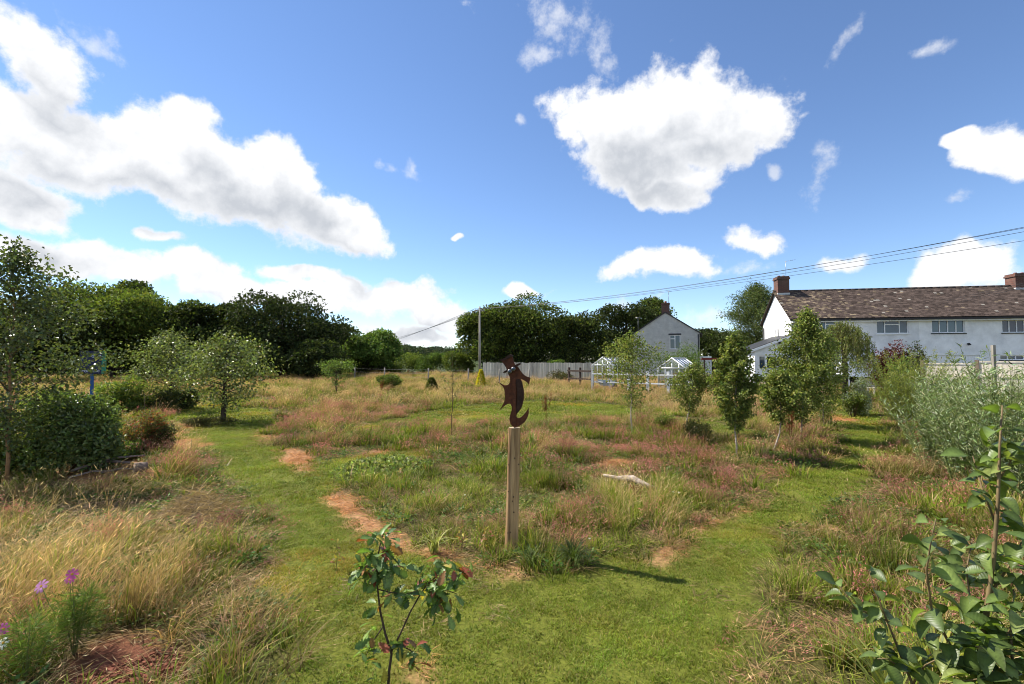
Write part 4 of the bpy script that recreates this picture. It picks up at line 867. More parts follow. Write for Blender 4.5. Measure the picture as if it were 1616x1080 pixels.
rfo = rf.build('roof', plain('slate', (.075, .07, .07), .8, .2, nscale=6, namt=.4), cot)
cc = MB(); cc.box((W / 2 - .38, .3, CR - .3), (W / 2 + .38, 1.1, CR + .95)).box((W / 2 - .43, .25, CR + .952), (W / 2 + .43, 1.15, CR + 1.08)); cco = cc.build('chimney', M_BRICK, rfo)
MB().tube([(W / 2, .7, CR + 1.08), (W / 2, .7, CR + 1.3)], [.13, .11], 8).build('chimney_pot', MATS['terracotta'], cco)
an = MB(); an.tube([(W / 2 + .3, 1.0, CR + .5), (W / 2 + .3, 1.0, CR + 2.4)], .02, 5).tube([(W / 2, 1.0, CR + 2.3), (W / 2 + .6, 1.0, CR + 2.35)], .015, 4); an.build('aerial', MATS['aerial_metal'], cot)
an = MB(); an.tube([(.2, 3, CE), (.2, 3, CE + 2.0)], .025, 5).tube([(-.1, 3, CE + 2.0), (.6, 3, CE + 2.0)], .03, 4); an.build('aerial', MATS['aerial_metal'], cot)
MB().tube([(W - .12, -.08, .5), (W - .12, -.08, CE - .1)], .05, 6).build('downpipe', M_DARK, cot)
MB().box((W + .004, .3, 0), (W + 1.1, 2.6, 2.2)).build('side_porch', M_RENDER, cot)

# ------------------------------------------------------------------ greenhouses
M_GH = plain('greenhouse_frame', (.72, .73, .73), .45, .4, .2)
def gh_glass():
    m, t, o = new_mat('greenhouse_glass'); N = t.nodes.new; a = N('ShaderNodeBsdfTransparent'); a.inputs[0].default_value = (.62, .66, .66, 1); g = N('ShaderNodeBsdfGlossy'); g.inputs['Roughness'].default_value = .08; g.inputs[0].default_value = (.8, .85, .9, 1)
    x = N('ShaderNodeMixShader'); x.inputs[0].default_value = .5; t.links.new(a.outputs[0], x.inputs[1]); t.links.new(g.outputs[0], x.inputs[2]); t.links.new(x.outputs[0], o.inputs[0]); return m
M_GHG = gh_glass()
def greenhouse(label, px, py, rz, w, dpt, he, hr):
    root = empty('greenhouse', GP(px, py), rz, label, 'greenhouse'); f = MB(); t = .05; pr_ = [(-w/2, he), (0, hr), (w/2, he)]
    MB().box((-w/2, 0, -.05), (w/2, dpt, .18)).build('base', plain('concrete', (.35, .33, .30), .9, .1), root)
    for yy in np.linspace(0, dpt, 5):
        f.tube([(-w/2, yy, .18), (-w/2, yy, he), (0, yy, hr), (w/2, yy, he), (w/2, yy, .18)], t * (1.2 if yy in (0, dpt) else .6), 4)
    for p0, p1 in (((-w/2, he), 1), ((w/2, he), 1), ((0, hr), 1)): f.tube([(p0[0], 0, p0[1]), (p0[0], dpt, p0[1])], t * 1.2, 4)
    for xx in np.linspace(-w/2, w/2, 5)[1:-1]: f.tube([(xx, 0, .18), (xx, 0, hr - (hr - he) * abs(xx) / (w/2))], t * .6, 4)
    f.tube([(-w/2, 0, he), (w/2, 0, he)], t * .9, 4); f.build('frame', M_GH, root)
    ys = np.linspace(0, dpt, 5)
    for s_ in (-1, 1):
        for i in range(4):
            a, b = ys[i] + .03, ys[i+1] - .03; e = s_ * .002
            MB().add([(s_*w/2, a, .2), (s_*w/2, b, .2), (s_*w/2, b, he), (s_*w/2, a, he)], [(0, 1, 2, 3)]).build('pane', M_GHG, root)
            MB().add([(s_*w/2, a, he), (s_*w/2, b, he), (0, b, hr), (0, a, hr)], [(0, 1, 2, 3)]).build('pane', M_GHG, root)
    for yy in (.0, dpt):
        MB().add([(-w/2, yy, .2), (w/2, yy, .2), (w/2, yy, he), (0, yy, hr), (-w/2, yy, he)], [(0, 1, 2, 3, 4)]).build('pane', M_GHG, root)
    return root
greenhouse('small grey greenhouse at the end of the pale board fence', 951, 604, R(-40), 1.9, 3.0, 1.45, 2.08)
greenhouse('white framed greenhouse between two young birches', 1061, 616, R(-38), 1.7, 2.3, 1.35, 1.96)

# ------------------------------------------------------------------ fences, pole, wires
M_WOOD = plain('weathered_wood', (.36, .33, .28), .9, .1, nscale=5, namt=.35, bump=.3, stretch=(1, 1, .15))
M_PALE = plain('pale_grey_boards', (.76, .67, .54), .9, .1, nscale=4, namt=.3, stretch=(1, 1, .12), tint=True)
M_DKWOOD = plain('dark_stained_wood', (.07, .05, .04), .85, .15, nscale=5, namt=.3)
M_WHITE = plain('white_painted_wood', (.75, .75, .74), .7, .2, nscale=4, namt=.15)
M_WIRE = plain('fence_wire', (.22, .22, .22), .5, .4, .6)
r = np.random.default_rng(9)
a = AT(762, HZ, 46); b = AT(935, HZ, 42); a.z = b.z = 0; L = (b - a).length; dirv = (b - a).normalized()
pf = empty('board_fence', a, math.atan2(dirv.y, dirv.x), 'pale grey close boarded fence in front of the dark trees', 'fence')
pb = MB(); x = 0.0
while x < L: w_ = r.uniform(.13, .17); hgt = 1.58 + r.normal(0, .02); pb.box((x, 0 + r.uniform(0, .012), 0), (x + w_ - .022, .03, hgt), (r.uniform(.75, 1.2),) * 3); x += w_
tag(pb.build('boards', M_PALE, pf), kind='stuff')
for zz in (.4, 1.25): MB().box((0, .031, zz), (L, .09, zz + .09)).build('rail', M_WOOD, pf)
# right-hand panel fence
a = AT(1455, HZ, 19.5); b = AT(1640, HZ, 17.0); a.z = b.z = 0; L = (b - a).length; dirv = (b - a).normalized()
rf_ = empty('panel_fence', a, math.atan2(dirv.y, dirv.x), 'grey wooden panel fence behind the silver willow shrubs', 'fence')
npn = max(2, round(L / 1.83)); pw = L / npn; bd = None
for i in range(npn):
    x0 = i * pw; ht = 1.72 if i < 1 else 1.80
    pn = MB().box((x0 + .06, -.02, ht - .05), (x0 + pw - .06, .05, ht)).box((x0 + .06, -.018, ht - .62), (x0 + pw - .06, -.002, ht - .55)).box((x0 + .06, -.018, .25), (x0 + pw - .06, -.002, .32)).build('panel', M_PALE, rf_)
    nb_ = 12; bw = (pw - .12) / nb_
    for k in range(nb_):
        if bd is None: o = MB().box((0, 0, .06), (bw - .006, .022, 1.66)).build('board', M_PALE, pn); bd = o.data
        else: o = link('board', bd, None, pn)
        o.location = (x0 + .06 + k * bw, r.uniform(0, .006), ht - 1.72)
for i in range(npn + 1): MB().box((i * pw - .055, -.03, 0), (i * pw + .055, .08, 1.84)).build('post', plain('brown_post', (.24, .18, .13), .85, .15, nscale=5, namt=.3), rf_)
p = AT(1568, HZ, 16.5); po = MB(); po.box((-.045, -.045, 0), (.045, .045, AT(1568, 545, 16.5).z)).build('garden_post', M_WOOD); 
po = bpy.data.objects['garden_post']; po.location = (p.x, 16.5, 0); tag(po, 'tall square wooden post standing above the panel fence', 'post')
# wire stock fence at the end of the field
fp = [AT(430, HZ, 56), AT(520, HZ, 50), AT(607, 568, 43), AT(676, 568, 40), AT(739, 568, 38.5), AT(788, 568, 37.5), AT(835, 568, 37)]
wf = empty('wire_fence', (fp[0].x, fp[0].y, 0), 0, 'low wire stock fence on thin posts along the end of the meadow', 'fence')
loc = []
for i in range(len(fp) - 1):
    for k in range(2 if i < 2 else 1): loc.append(fp[i].lerp(fp[i + 1], k / (2 if i < 2 else 1)))
loc.append(fp[-1]); O = Vector((fp[0].x, fp[0].y, 0)); loc = [Vector((q.x, q.y, 0)) - O for q in loc]; psh = None
for q_ in loc:
    if psh is None: o = MB().tube([(0, 0, -.1), (.01, 0, 1.15)], [.055, .05], 7).build('post', M_WOOD, wf); psh = o.data
    else: o = link('post', psh, None, wf)
    o.location = q_
for zz in (.35, .7, 1.0): MB().tube([q_ + Vector((0, -.05, zz)) for q_ in loc], .004, 4).build('wire', M_WIRE, wf)
# dark rail fence
a = AT(898, HZ, 35); b = AT(934, HZ, 33); a.z = b.z = 0; L = (b - a).length; dv = (b - a).normalized()
df = empty('rail_fence', a, math.atan2(dv.y, dv.x), 'dark brown post and rail fence beside the white rails', 'fence')
for k in range(3): MB().box((k * L / 2 - .06, -.06, 0), (k * L / 2 + .06, .06, 1.3)).build('post', M_DKWOOD, df)
for zz in (.45, 1.0): MB().box((-.1, -.10, zz), (L + .1, -.062, zz + .12)).build('rail', M_DKWOOD, df)
# white rail fence
a = AT(935, HZ, 29); b = AT(1088, HZ, 25.4); a.z = b.z = 0; L = (b - a).length; dv = (b - a).normalized()
wf2 = empty('rail_fence', a, math.atan2(dv.y, dv.x), 'white painted post and rail fence in front of the greenhouses', 'fence')
for k in range(6): MB().box((k * L / 5 - .06, -.06, 0), (k * L / 5 + .06, .06, 1.5 if k < 2 else 1.2)).build('post', plain('grey_post', (.42, .42, .41), .8, .2) if k < 2 else M_WHITE, wf2)
for zz in (.50, .98): MB().box((0, -.10, zz), (L, -.062, zz + .07)).build('rail', M_WHITE, wf2)
# garden bench table and wheelbarrow behind the rails
wb = empty('wheelbarrow', GP(958, 617), R(20), 'pale blue wheelbarrow standing by the white rails', 'wheelbarrow')
MB().hexa([(-.3, -.25, .32), (.3, -.25, .32), (.3, .25, .32), (-.3, .25, .32), (-.48, -.36, .68), (.45, -.36, .62), (.45, .36, .62), (-.48, .36, .68)]).build('tray', plain('pale_blue_paint', (.36, .46, .58), .5, .4), wb)
MB().tube([(.55, -.05, .2), (.55, .05, .2)], .2, 14).build('wheel', plain('rubber', (.025, .025, .025), .8, .2), wb)
for s_ in (-.22, .22): MB().tube([(.55, s_ * .4, .2), (0, s_, .32), (-.95, s_ * 1.2, .62)], .02, 6).build('handle', MATS['aerial_metal'], wb); MB().tube([(-.3, s_, .34), (-.42, s_, 0)], .018, 6).build('leg', MATS['aerial_metal'], wb)
pg = empty('pergola', GP(1112, 606), R(-10), 'dark red timber pergola between the cottage and the white houses', 'pergola')
for xx in (0, .75, 1.5): MB().box((xx - .05, -.05, 0), (xx + .05, .05, 1.85)).build('post', M_DKWOOD, pg)
MB().box((-.2, -.1, 1.852), (1.7, .1, 2.02)).build('beam', plain('red_brown_stain', (.14, .035, .03), .8, .2), pg)
gb = empty('garden_bench', GP(1385, 626), R(15), 'small weathered wooden bench by the yellow green thicket', 'bench')
MB().box((-.45, -.2, .42), (.45, .2, .46)).build('seat', M_WOOD, gb); MB().hexa([(-.45, .2, .5), (.45, .2, .5), (.45, .23, .5), (-.45, .23, .5), (-.45, .3, .9), (.45, .3, .9), (.45, .33, .9), (-.45, .33, .9)]).build('backrest', M_WOOD, gb)
for xx in (-.4, .4):
    for yy in (-.16, .16): MB().box((xx - .03, yy - .03, 0), (xx + .03, yy + .03, .419)).build('leg', M_WOOD, gb)
# telegraph pole and cables
PT = AT(757, 484, 46); tp = empty('telegraph_pole', (PT.x, 46, 0), 0, 'thin grey wooden telegraph pole in front of the ivy clad tree', 'telegraph pole')
MB().tube([(0, 0, -.3), (.02, 0, 3), (0, 0, PT.z)], [.12, .105, .085], 10).build('pole', M_WOOD, tp); MB().box((-.5, -.06, PT.z - .45), (.5, .06, PT.z - .35)).build('cross_arm', M_WOOD, tp)
for xx in (-.42, -.14, .14, .42): MB().tube([(xx, 0, PT.z - .35), (xx, 0, PT.z - .22)], .03, 6).build('insulator', plain('porcelain', (.5, .48, .45), .3, .5), tp)
def cable(label, p0, p1, sag, rad=.010, group='overhead cables'):
    pts = [p0.lerp(p1, t) - Vector((0, 0, 4 * sag * t * (1 - t))) for t in np.linspace(0, 1, 22)]
    m = MB(); m.tube(pts, rad, 4); o = m.build('cable', M_DARK); tag(o, label, 'cable', group)
E2 = Vector((27, 12.5, 0))
for k, (dx, z1, sg) in enumerate(((-.42, 8.05, .9), (-.14, 7.85, .9), (.14, 7.95, .75), (.42, 7.25, .65))):
    cable(['upper', 'second', 'third', 'lowest'][k] + ' overhead cable running from the telegraph pole across the white house roof', Vector((PT.x + dx, 46, PT.z - .2)), E2 + Vector((0, dx, z1)), sg)
far_ = AT(560, 560, 150)
for k, dx in enumerate((-.42, 0, .42)): cable(['first', 'middle', 'third'][k] + ' cable sloping from the telegraph pole towards the wooded hill', Vector((PT.x + dx, 46, PT.z - .2)), Vector((far_.x + dx, 150, 5.2 + k * .8)), 1.0, .02)
for k in range(3): cable(['left', 'middle', 'right'][k] + ' cable dropping behind the roof beside the second chimney', Vector((27, 12.5 + k * .25, 7.2)), H0 + HU * (8.0 + k * .9) + HV * 6.5 + Vector((0, 0, 5.2)), .2, .010)
# telegraph pole that carries the cables beyond the frame
MB().tube([(0, 0, -.3), (0, 0, 8.2)], [.15, .11], 10).build('telegraph_pole', M_WOOD); o = bpy.data.objects['telegraph_pole.001'] if 'telegraph_pole.001' in bpy.data.objects else bpy.data.objects['telegraph_pole']
o.location = E2; tag(o, 'telegraph pole past the silver willows that carries the cables', 'telegraph pole')

# ------------------------------------------------------------------ for sale board
sd = 19.0; p = AT(145, HZ, sd); sg = empty('for_sale_board', (p.x, sd, 0), R(14), 'navy estate board with a green edge reading For Sale', 'sign')
M_NAVY = plain('navy_print', (.008, .012, .055), .45, .4); M_GRN = plain('green_print', (.02, .22, .13), .45, .4); M_LET = plain('white_print', (.6, .62, .7), .5, .3)
zt_, zb_ = AT(145, 554, sd).z, AT(145, 590, sd).z
MB().box((-.40, -.02, zb_), (.34, .02, zt_)).build('panel', M_NAVY, sg); MB().box((.341, -.022, zb_), (.48, .022, zt_)).build('edge_panel', M_GRN, sg)
MB().box((-.045, .021, -.2), (.045, .09, zt_ - .05)).build('post', plain('blue_post', (.03, .10, .28), .6, .3), sg)
def text(s_, size, loc, parent, mat, name='lettering', align='CENTER'):
    c = bpy.data.curves.new(name, 'FONT'); c.body = s_; c.size = size; c.align_x = align; c.extrude = .002; t_ = bpy.data.objects.new(name, c); COL.objects.link(t_)
    bpy.context.view_layer.update(); me = bpy.data.meshes.new_from_object(t_.evaluated_get(bpy.context.evaluated_depsgraph_get())); bpy.data.objects.remove(t_)
    o = link(name, me, mat, parent); o.location = loc; o.rotation_euler = (R(90), 0, 0); return o
text('For Sale', .185, (-.02, -.024, zb_ + .06), sg, M_LET); text('don', .22, (.33, -.024, zt_ - .26), sg, M_LET, align='RIGHT')
MB().box((-.28, -.0225, zb_ + .30), (.22, -.0205, zb_ + .315)).build('printed_line', plain('faint_print', (.10, .11, .2), .5, .3), sg)

# ------------------------------------------------------------------ carved post and rusty seahorse
PB = GP(806, 868); PD = PB.y; MM = PD / F                       # metres in one photograph pixel at the post
top_z = AT(812, 675, PD).z; xt = AT(812, 675, PD).x - PB.x
M_POST = plain('post_wood', (.56, .36, .18), .85, .15, nscale=7, bump=.5, stretch=(3, 3, .18), col2=(.15, .085, .04), detail=8)
rp = np.random.default_rng(3); n_ = 28; rows = 34; V = []; Fq = []
for i in range(rows):
    t = i / (rows - 1)
    for k in range(n_):
        a = 2 * math.pi * k / n_; rr_ = .062 * (1 - .07 * t) * (1 + .03 * math.sin(a * 2 + 1) + .015 * math.sin(a * 5 + t * 3))
        rr_ -= .010 * max(0, 1 - abs(((a - 4.9 - .12 * math.sin(t * 5) + math.pi) % (2 * math.pi)) - math.pi) / .16) * (t > .12)      # long drying crack
        rr_ -= .007 * max(0, 1 - abs(((a - 4.2 + .1 * math.sin(t * 7) + math.pi) % (2 * math.pi)) - math.pi) / .12) * (t > .55)
        V.append((xt * t + math.cos(a) * rr_, math.sin(a) * rr_, -.15 + t * (top_z - PB.z + .15)))
for i in range(rows - 1):
    for k in range(n_): Fq.append((i*n_+k, i*n_+(k+1)%n_, (i+1)*n_+(k+1)%n_, (i+1)*n_+k))
me = np_mesh('wooden_post', V, Fq, np.ones((len(V), 3)), True)
post = empty('wooden_post', PB, 0, 'round weathered wooden post carrying the rusty seahorse', 'post')
link('shaft', me, M_POST, post)
tp_ = MB(); tp_.add([(xt + math.cos(2*math.pi*k/n_) * .0565, math.sin(2*math.pi*k/n_) * .0565, top_z - PB.z - .001) for k in range(n_)], [tuple(range(n_))]); tp_.build('cut_top', plain('end_grain', (.42, .33, .22), .9, .1, nscale=40, namt=.4), post)
for k in range(9):
    z = rp.uniform(.1, 1.1); a = rp.uniform(3.6, 5.8); t = z / (top_z - PB.z); c = Vector((xt * t + math.cos(a) * .058, math.sin(a) * .058, z)); d = Vector((math.cos(a), math.sin(a), 0))
    MB().tube([c - d * .01, c + d * .006], [.008, .005], 8).build('knot', plain('dark_knot', (.05, .035, .025), .9, .1), post)
M_RUST = plain('rusted_steel', (.155, .052, .024), .8, .25, .15, nscale=26, bump=.25, col2=(.075, .028, .016), detail=8)
M_RUSTD = plain('dark_rusted_steel', (.055, .026, .017), .7, .3, .3, nscale=30, namt=.4)
M_STEEL = plain('bare_steel', (.30, .28, .26), .4, .5, .8)
def Z(x, y): return ((740 + x / 6.75 - 812) * MM, (675 - (540 + y / 6.75)) * MM)      # enlarged photo -> local x, z above the post top
def outline(pts, n=3):
    """smooth closed outline through the traced points"""
    out = []; N_ = len(pts)
    for i in range(N_):
        p0, p1, p2, p3 = [np.array(pts[(i + k) % N_][:2], float) for k in (-1, 0, 1, 2)]
        if len(pts[i]) > 2 or len(pts[(i + 1) % N_]) > 2: out.append(tuple(p1)); 
        if len(pts[i]) > 2 or len(pts[(i + 1) % N_]) > 2: continue
        for k in range(n):
            t = k / n; out.append(tuple(.5 * ((2 * p1) + (-p0 + p2) * t + (2 * p0 - 5 * p1 + 4 * p2 - p3) * t * t + (-p0 + 3 * p1 - 3 * p2 + p3) * t ** 3)))
    return out
def plate(name, pts, y0, y1, mat, parent, curve=0.0):
    from mathutils.geometry import tessellate_polygon
    q = [Z(*p) for p in outline(pts)]; n = len(q)
    tris = tessellate_polygon([[Vector((x, 0, z)) for x, z in q]])
    vs = [(x, y0 - curve * (x * x), z) for x, z in q] + [(x, y1 - curve * (x * x), z) for x, z in q]
    fs = [tuple(t) for t in tris] + [tuple(i + n for i in reversed(t)) for t in tris] + [(i, i + n, (i + 1) % n + n, (i + 1) % n) for i in range(n)]
    m = MB(); m.add(vs, fs); o = m.build(name, mat, parent); me_ = o.data
    import bmesh; bm = bmesh.new(); bm.from_mesh(me_); bmesh.ops.recalc_face_normals(bm, faces=bm.faces); bm.to_mesh(me_); bm.free(); return o
sea = empty('seahorse_sculpture', (PB.x + xt, PB.y, top_z + .002), R(-6), 'rusty steel seahorse in a top hat and goggles on the wooden post', 'sculpture')
plate('body', [(418, 335), (436, 380), (438, 420), (428, 450), (408, 464), (376, 466), (340, 447), (306, 429, 1), (346, 466), (374, 505), (383, 560), (383, 610), (372, 650), (350, 692), (320, 740, 1), (360, 702), (400, 672), (434, 662), (452, 680), (457, 712), (450, 750), (437, 790), (433, 830), (444, 870), (465, 898), (492, 909), (522, 903), (560, 880), (600, 845), (625, 800), (637, 752), (636, 702, 1), (610, 745), (580, 780), (545, 808), (520, 812), (507, 795), (513, 768), (540, 735), (565, 690), (582, 620), (588, 550), (580, 490), (566, 430), (552, 396, 1), (590, 415), (618, 434), (640, 456, 1), (648, 420), (657, 387, 1), (612, 371), (575, 345), (546, 306), (524, 272), (500, 262), (455, 285)], -.010, .010, M_RUST, sea)
plate('belly_plate', [(505, 410), (545, 400), (566, 440), (580, 500), (584, 560), (577, 620), (562, 685), (538, 732), (512, 762), (508, 700), (512, 620), (512, 520)], -.022, -.011, M_RUSTD, sea)
plate('spine_rib', [(462, 400), (496, 398), (502, 470), (504, 560), (502, 660), (500, 760), (500, 850), (492, 896), (470, 880), (458, 840), (462, 780), (470, 720), (468, 640), (464, 540), (464, 460)], -.026, -.0105, M_RUST, sea)
hat = plate('top_hat', [(345, 205, 1), (375, 246), (396, 280), (412, 306, 1), (494, 254, 1), (478, 214), (470, 178), (462, 156, 1), (400, 182)], -.016, .016, M_RUST, sea)
plate('hat_top', [(326, 198, 1), (350, 190), (390, 172), (415, 152), (440, 138, 1), (474, 150, 1), (462, 166), (430, 176), (395, 196), (350, 208)], -.030, .030, M_RUSTD, hat)
plate('hat_brim', [(362, 337, 1), (380, 318), (420, 296), (470, 268), (510, 244), (548, 229, 1), (552, 243), (520, 262), (480, 284), (432, 310), (395, 330)], -.045, .045, M_RUSTD, hat)
gg = MB()
for (gx_, gy_) in ((440, 318), (478, 292)):
    x_, z_ = Z(gx_, gy_); gg.tube([(x_, -.020, z_), (x_, -.062, z_)], .020, 14); 
go2 = gg.build('goggles', M_STEEL, sea)
for (gx_, gy_) in ((440, 318), (478, 292)): x_, z_ = Z(gx_, gy_); MB().tube([(x_, -.0625, z_), (x_, -.066, z_)], .0155, 14).build('lens', M_GLASS, go2)
x0_, z0_2 = Z(380, 336); x1_, z1_2 = Z(545, 240); MB().tube([(x0_, -.030, z0_2), (x1_, -.030, z1_2)], .006, 6).build('strap', M_STEEL, go2)
MB().tube([(0, 0, -.05), (0, 0, .02)], .008, 6).build('fixing_pin', M_RUSTD, sea)

# ------------------------------------------------------------------ oak sapling with lobed leaves
def leaf_proto(name, prof, L, fold, droop, tint, stalk=.12, nseg=None):
    """leaf blade from half-widths along the midrib; midrib along +x, z up"""
    m = MB(); n = len(prof); vs = []; T = []
    for i, wv in enumerate(prof):
        t = i / (n - 1); x = L * t; z = -droop * L * t * t
        vs += [(x, -wv * L, z + fold * wv * L), (x, 0, z), (x, wv * L, z + fold * wv * L)]
    fs = []
    for i in range(n - 1):
        a = 3 * i; fs += [(a, a + 3, a + 4, a + 1), (a + 1, a + 4, a + 5, a + 2)]
    m.add([(v[0] + stalk * L, v[1], v[2]) for v in vs], fs, tint, True)
    m.add([(0, -.012 * L, 0), (0, .012 * L, 0), (stalk * L, .012 * L, 0), (stalk * L, -.012 * L, 0)], [(0, 1, 2, 3)], tuple(x * .8 for x in tint))
    for i in range(1, 3 * n, 3): m.t[i] = tuple(min(1, x * 1.7) for x in tint)          # pale midrib
    me_ = bpy.data.meshes.new(name); me_.from_pydata(m.v, [], m.f); me_.polygons.foreach_set('use_smooth', m.sm); a_ = me_.attributes.new('tint', 'FLOAT_COLOR', 'POINT'); c = np.ones((len(m.v), 4), np.float32); c[:, :3] = np.array(m.t); a_.data.foreach_set('color', c.ravel()); me_.update(); return me_
OAKP = [.03, .12, .07, .20, .12, .27, .17, .30, .20, .26, .14, .02]
ro_ = np.random.default_rng(8)
oak_leaf = []
for c in ((.085, .14, .035), (.11, .17, .045), (.15, .21, .06), (.065, .11, .03), (.22, .065, .035), (.18, .09, .035), (.30, .24, .05)):
    me_ = leaf_proto('leaf', OAKP, 1.0, .35, .25, c); me_.materials.append(M_SATIN); oak_leaf.append(me_)
OB = GP(612, 1092); OD = OB.y
oak = empty('oak_sapling', OB, 0, 'young forked oak sapling with lobed green and russet leaves in front of the post', 'sapling')
def OP(px, py, dy=0.0): q = AT(px, py, OD + dy); return Vector((q.x, q.y, q.z)) - OB
st = MB(); stems_ = [([(612, 1092), (614, 1060), (618, 1032), (608, 1000), (600, 965), (596, 930), (594, 890), (600, 860), (607, 836)], .009, 0.0), ([(617, 1030), (632, 1000), (648, 965), (662, 940), (676, 920), (695, 905), (715, 890)], .006, .06),
          ([(596, 930), (615, 935), (640, 938), (660, 932)], .004, -.05), ([(604, 990), (590, 1010), (575, 1040)], .004, .05), ([(625, 1015), (645, 1025), (660, 1035)], .004, -.06), ([(594, 890), (578, 880), (570, 870)], .003, .04), ([(676, 920), (700, 930), (722, 938)], .003, .08)]
paths = []
for pts, r_, dy in stems_:
    P_ = [OP(a, b, dy * k / len(pts)) for k, (a, b) in enumerate(pts)]; st.tube(P_, [max(.0018, r_ * (1 - .75 * k / len(pts))) for k in range(len(pts))], 6); paths.append(P_)
st.build('stem', plain('oak_bark', (.075, .05, .035), .8, .2, nscale=20, namt=.4), oak)
def put_leaf(meshes, parent, pos, yaw, pitch, roll, size, wts=None, rng=None):
    o = link('leaf', meshes[rng.choice(len(meshes), p=wts)], None, parent); o.location = pos; o.rotation_euler = (roll, pitch, yaw); o.scale = (size,) * 3; return o
clusters = [(594, 868, .05, 42), (606, 842, .03, 12), (585, 895, .05, 42), (612, 900, .045, 36), (572, 915, .035, 10), (690, 925, .055, 54), (715, 900, .045, 38), (672, 905, .035, 14), (700, 945, .045, 20), (640, 935, .035, 12), (620, 950, .03, 9), (600, 960, .03, 7), (580, 1038, .05, 18), (655, 1028, .045, 20), (632, 1015, .03, 8), (590, 990, .03, 6)]
for (a, b, sp_, n) in clusters:
    c = OP(a, b, ro_.normal(0, .02))
    for k in range(int(n * .84)):
        q_ = c + Vector(ro_.normal(0, sp_, 3)) * .78; w_ = np.array([.22, .22, .16, .20, .08, .07, .05])
        put_leaf(oak_leaf, oak, q_, ro_.uniform(0, 6.28), ro_.normal(.25, .5), ro_.normal(0, .5), ro_.uniform(.058, .094), w_, ro_)

# ------------------------------------------------------------------ big-leaved shrub on the right
PEARP = [.02, .16, .27, .33, .34, .31, .25, .16, .02]
big_leaf = []
for c, fold, droop in (((.075, .11, .028), .45, .35), ((.095, .135, .034), .75, .6), ((.055, .085, .024), .3, .2), ((.13, .175, .045), .7, .75), ((.20, .24, .07), .8, .5)):
    me_ = leaf_proto('leaf', PEARP, 1.0, fold, droop, c, .28); me_.materials.append(M_SATIN); big_leaf.append(me_)
rb = np.random.default_rng(14)
def leafy_shrub(label, base, stems, nleaf, size, seed, name='pear_sapling'):
    root = empty(name, base, 0, label, 'shrub'); m = MB(); r_ = np.random.default_rng(seed)
    for si, (pts, r0_) in enumerate(stems):
        P_ = [p - Vector(base) for p in pts]; m.tube(P_, [max(.0022, r0_ * (1 - .8 * k / (len(P_) - 1))) for k in range(len(P_))], 7)
        L_ = [(P_[k + 1] - P_[k]).length for k in range(len(P_) - 1)]; tot = sum(L_)
        for k in range(nleaf[si]):
            t = (.10 + .90 * (k + r_.random()) / nleaf[si]) * tot; j = 0
            while j < len(L_) - 1 and t > L_[j]: t -= L_[j]; j += 1
            q_ = P_[j].lerp(P_[j + 1], min(1, t / L_[j])); put_leaf(big_leaf, root, q_, k * 2.4 + r_.normal(0, .5), r_.normal(-.15, .35), r_.normal(0, .45), size * r_.uniform(.7, 1.2), [.27, .25, .2, .18, .10], r_)
    m.build('stem', plain('brown_stem', (.17, .12, .055), .65, .3, nscale=12, namt=.3), root); return root
def S(lst, d0, dd=0.0): return [AT(a, b, d0 + dd * i / max(1, len(lst) - 1)) for i, (a, b) in enumerate(lst)]
b0 = AT(1552, 1500, 2.05); b0.z = 0.0
leafy_shrub('tall leafy pear sapling with large glossy leaves at the path side', b0, [
  ([Vector((b0.x, b0.y, -.05))] + S([(1545, 1080), (1555, 980), (1568, 880), (1575, 790), (1578, 700), (1582, 640)], 2.05, .1), .014),
  (S([(1545, 1080), (1500, 1020), (1470, 960), (1462, 900), (1470, 850), (1478, 815)], 2.05, -.1), .007),
  (S([(1560, 940), (1595, 890), (1625, 830)], 2.08, .1), .006), (S([(1572, 830), (1550, 770), (1535, 720)], 2.12, .15), .005), (S([(1552, 1000), (1530, 940), (1525, 900), (1535, 850)], 2.05, .2), .006), (S([(1575, 760), (1600, 720), (1618, 690)], 2.15, 0), .004), (S([(1548, 1040), (1590, 1000), (1620, 960)], 2.05, -.15), .006)],
  [56, 34, 24, 18, 26, 14, 30], .088, 15)
b1 = AT(1430, 1420, 2.15); b1.z = 0.0
leafy_shrub('low leafy pear sapling beside the yellow iris leaves', b1, [
  ([Vector((b1.x, b1.y, -.05))] + S([(1440, 1080), (1420, 1030), (1400, 980), (1380, 930), (1368, 890)], 2.15, .1), .008),
  (S([(1400, 980), (1350, 960), (1325, 925)], 2.2, .05), .004), (S([(1440, 1080), (1460, 1050), (1500, 1030)], 2.12, -.1), .005), (S([(1432, 1060), (1400, 1040), (1385, 1040)], 2.12, 0), .004)],
  [32, 13, 18, 12], .078, 16)
b2 = AT(1600, 1420, 1.95); b2.z = 0.0
leafy_shrub('dense leafy sapling hugging the tall pear sapling', b2, [
  ([Vector((b2.x, b2.y, -.05))] + S([(1600, 1080), (1595, 1000), (1600, 930)], 1.95, .1), .009), (S([(1600, 1060), (1570, 1030), (1540, 1020)], 1.95, -.05), .005), (S([(1600, 1080), (1560, 1070), (1520, 1075)], 1.9, 0), .005)],
  [40, 22, 22], .088, 17)

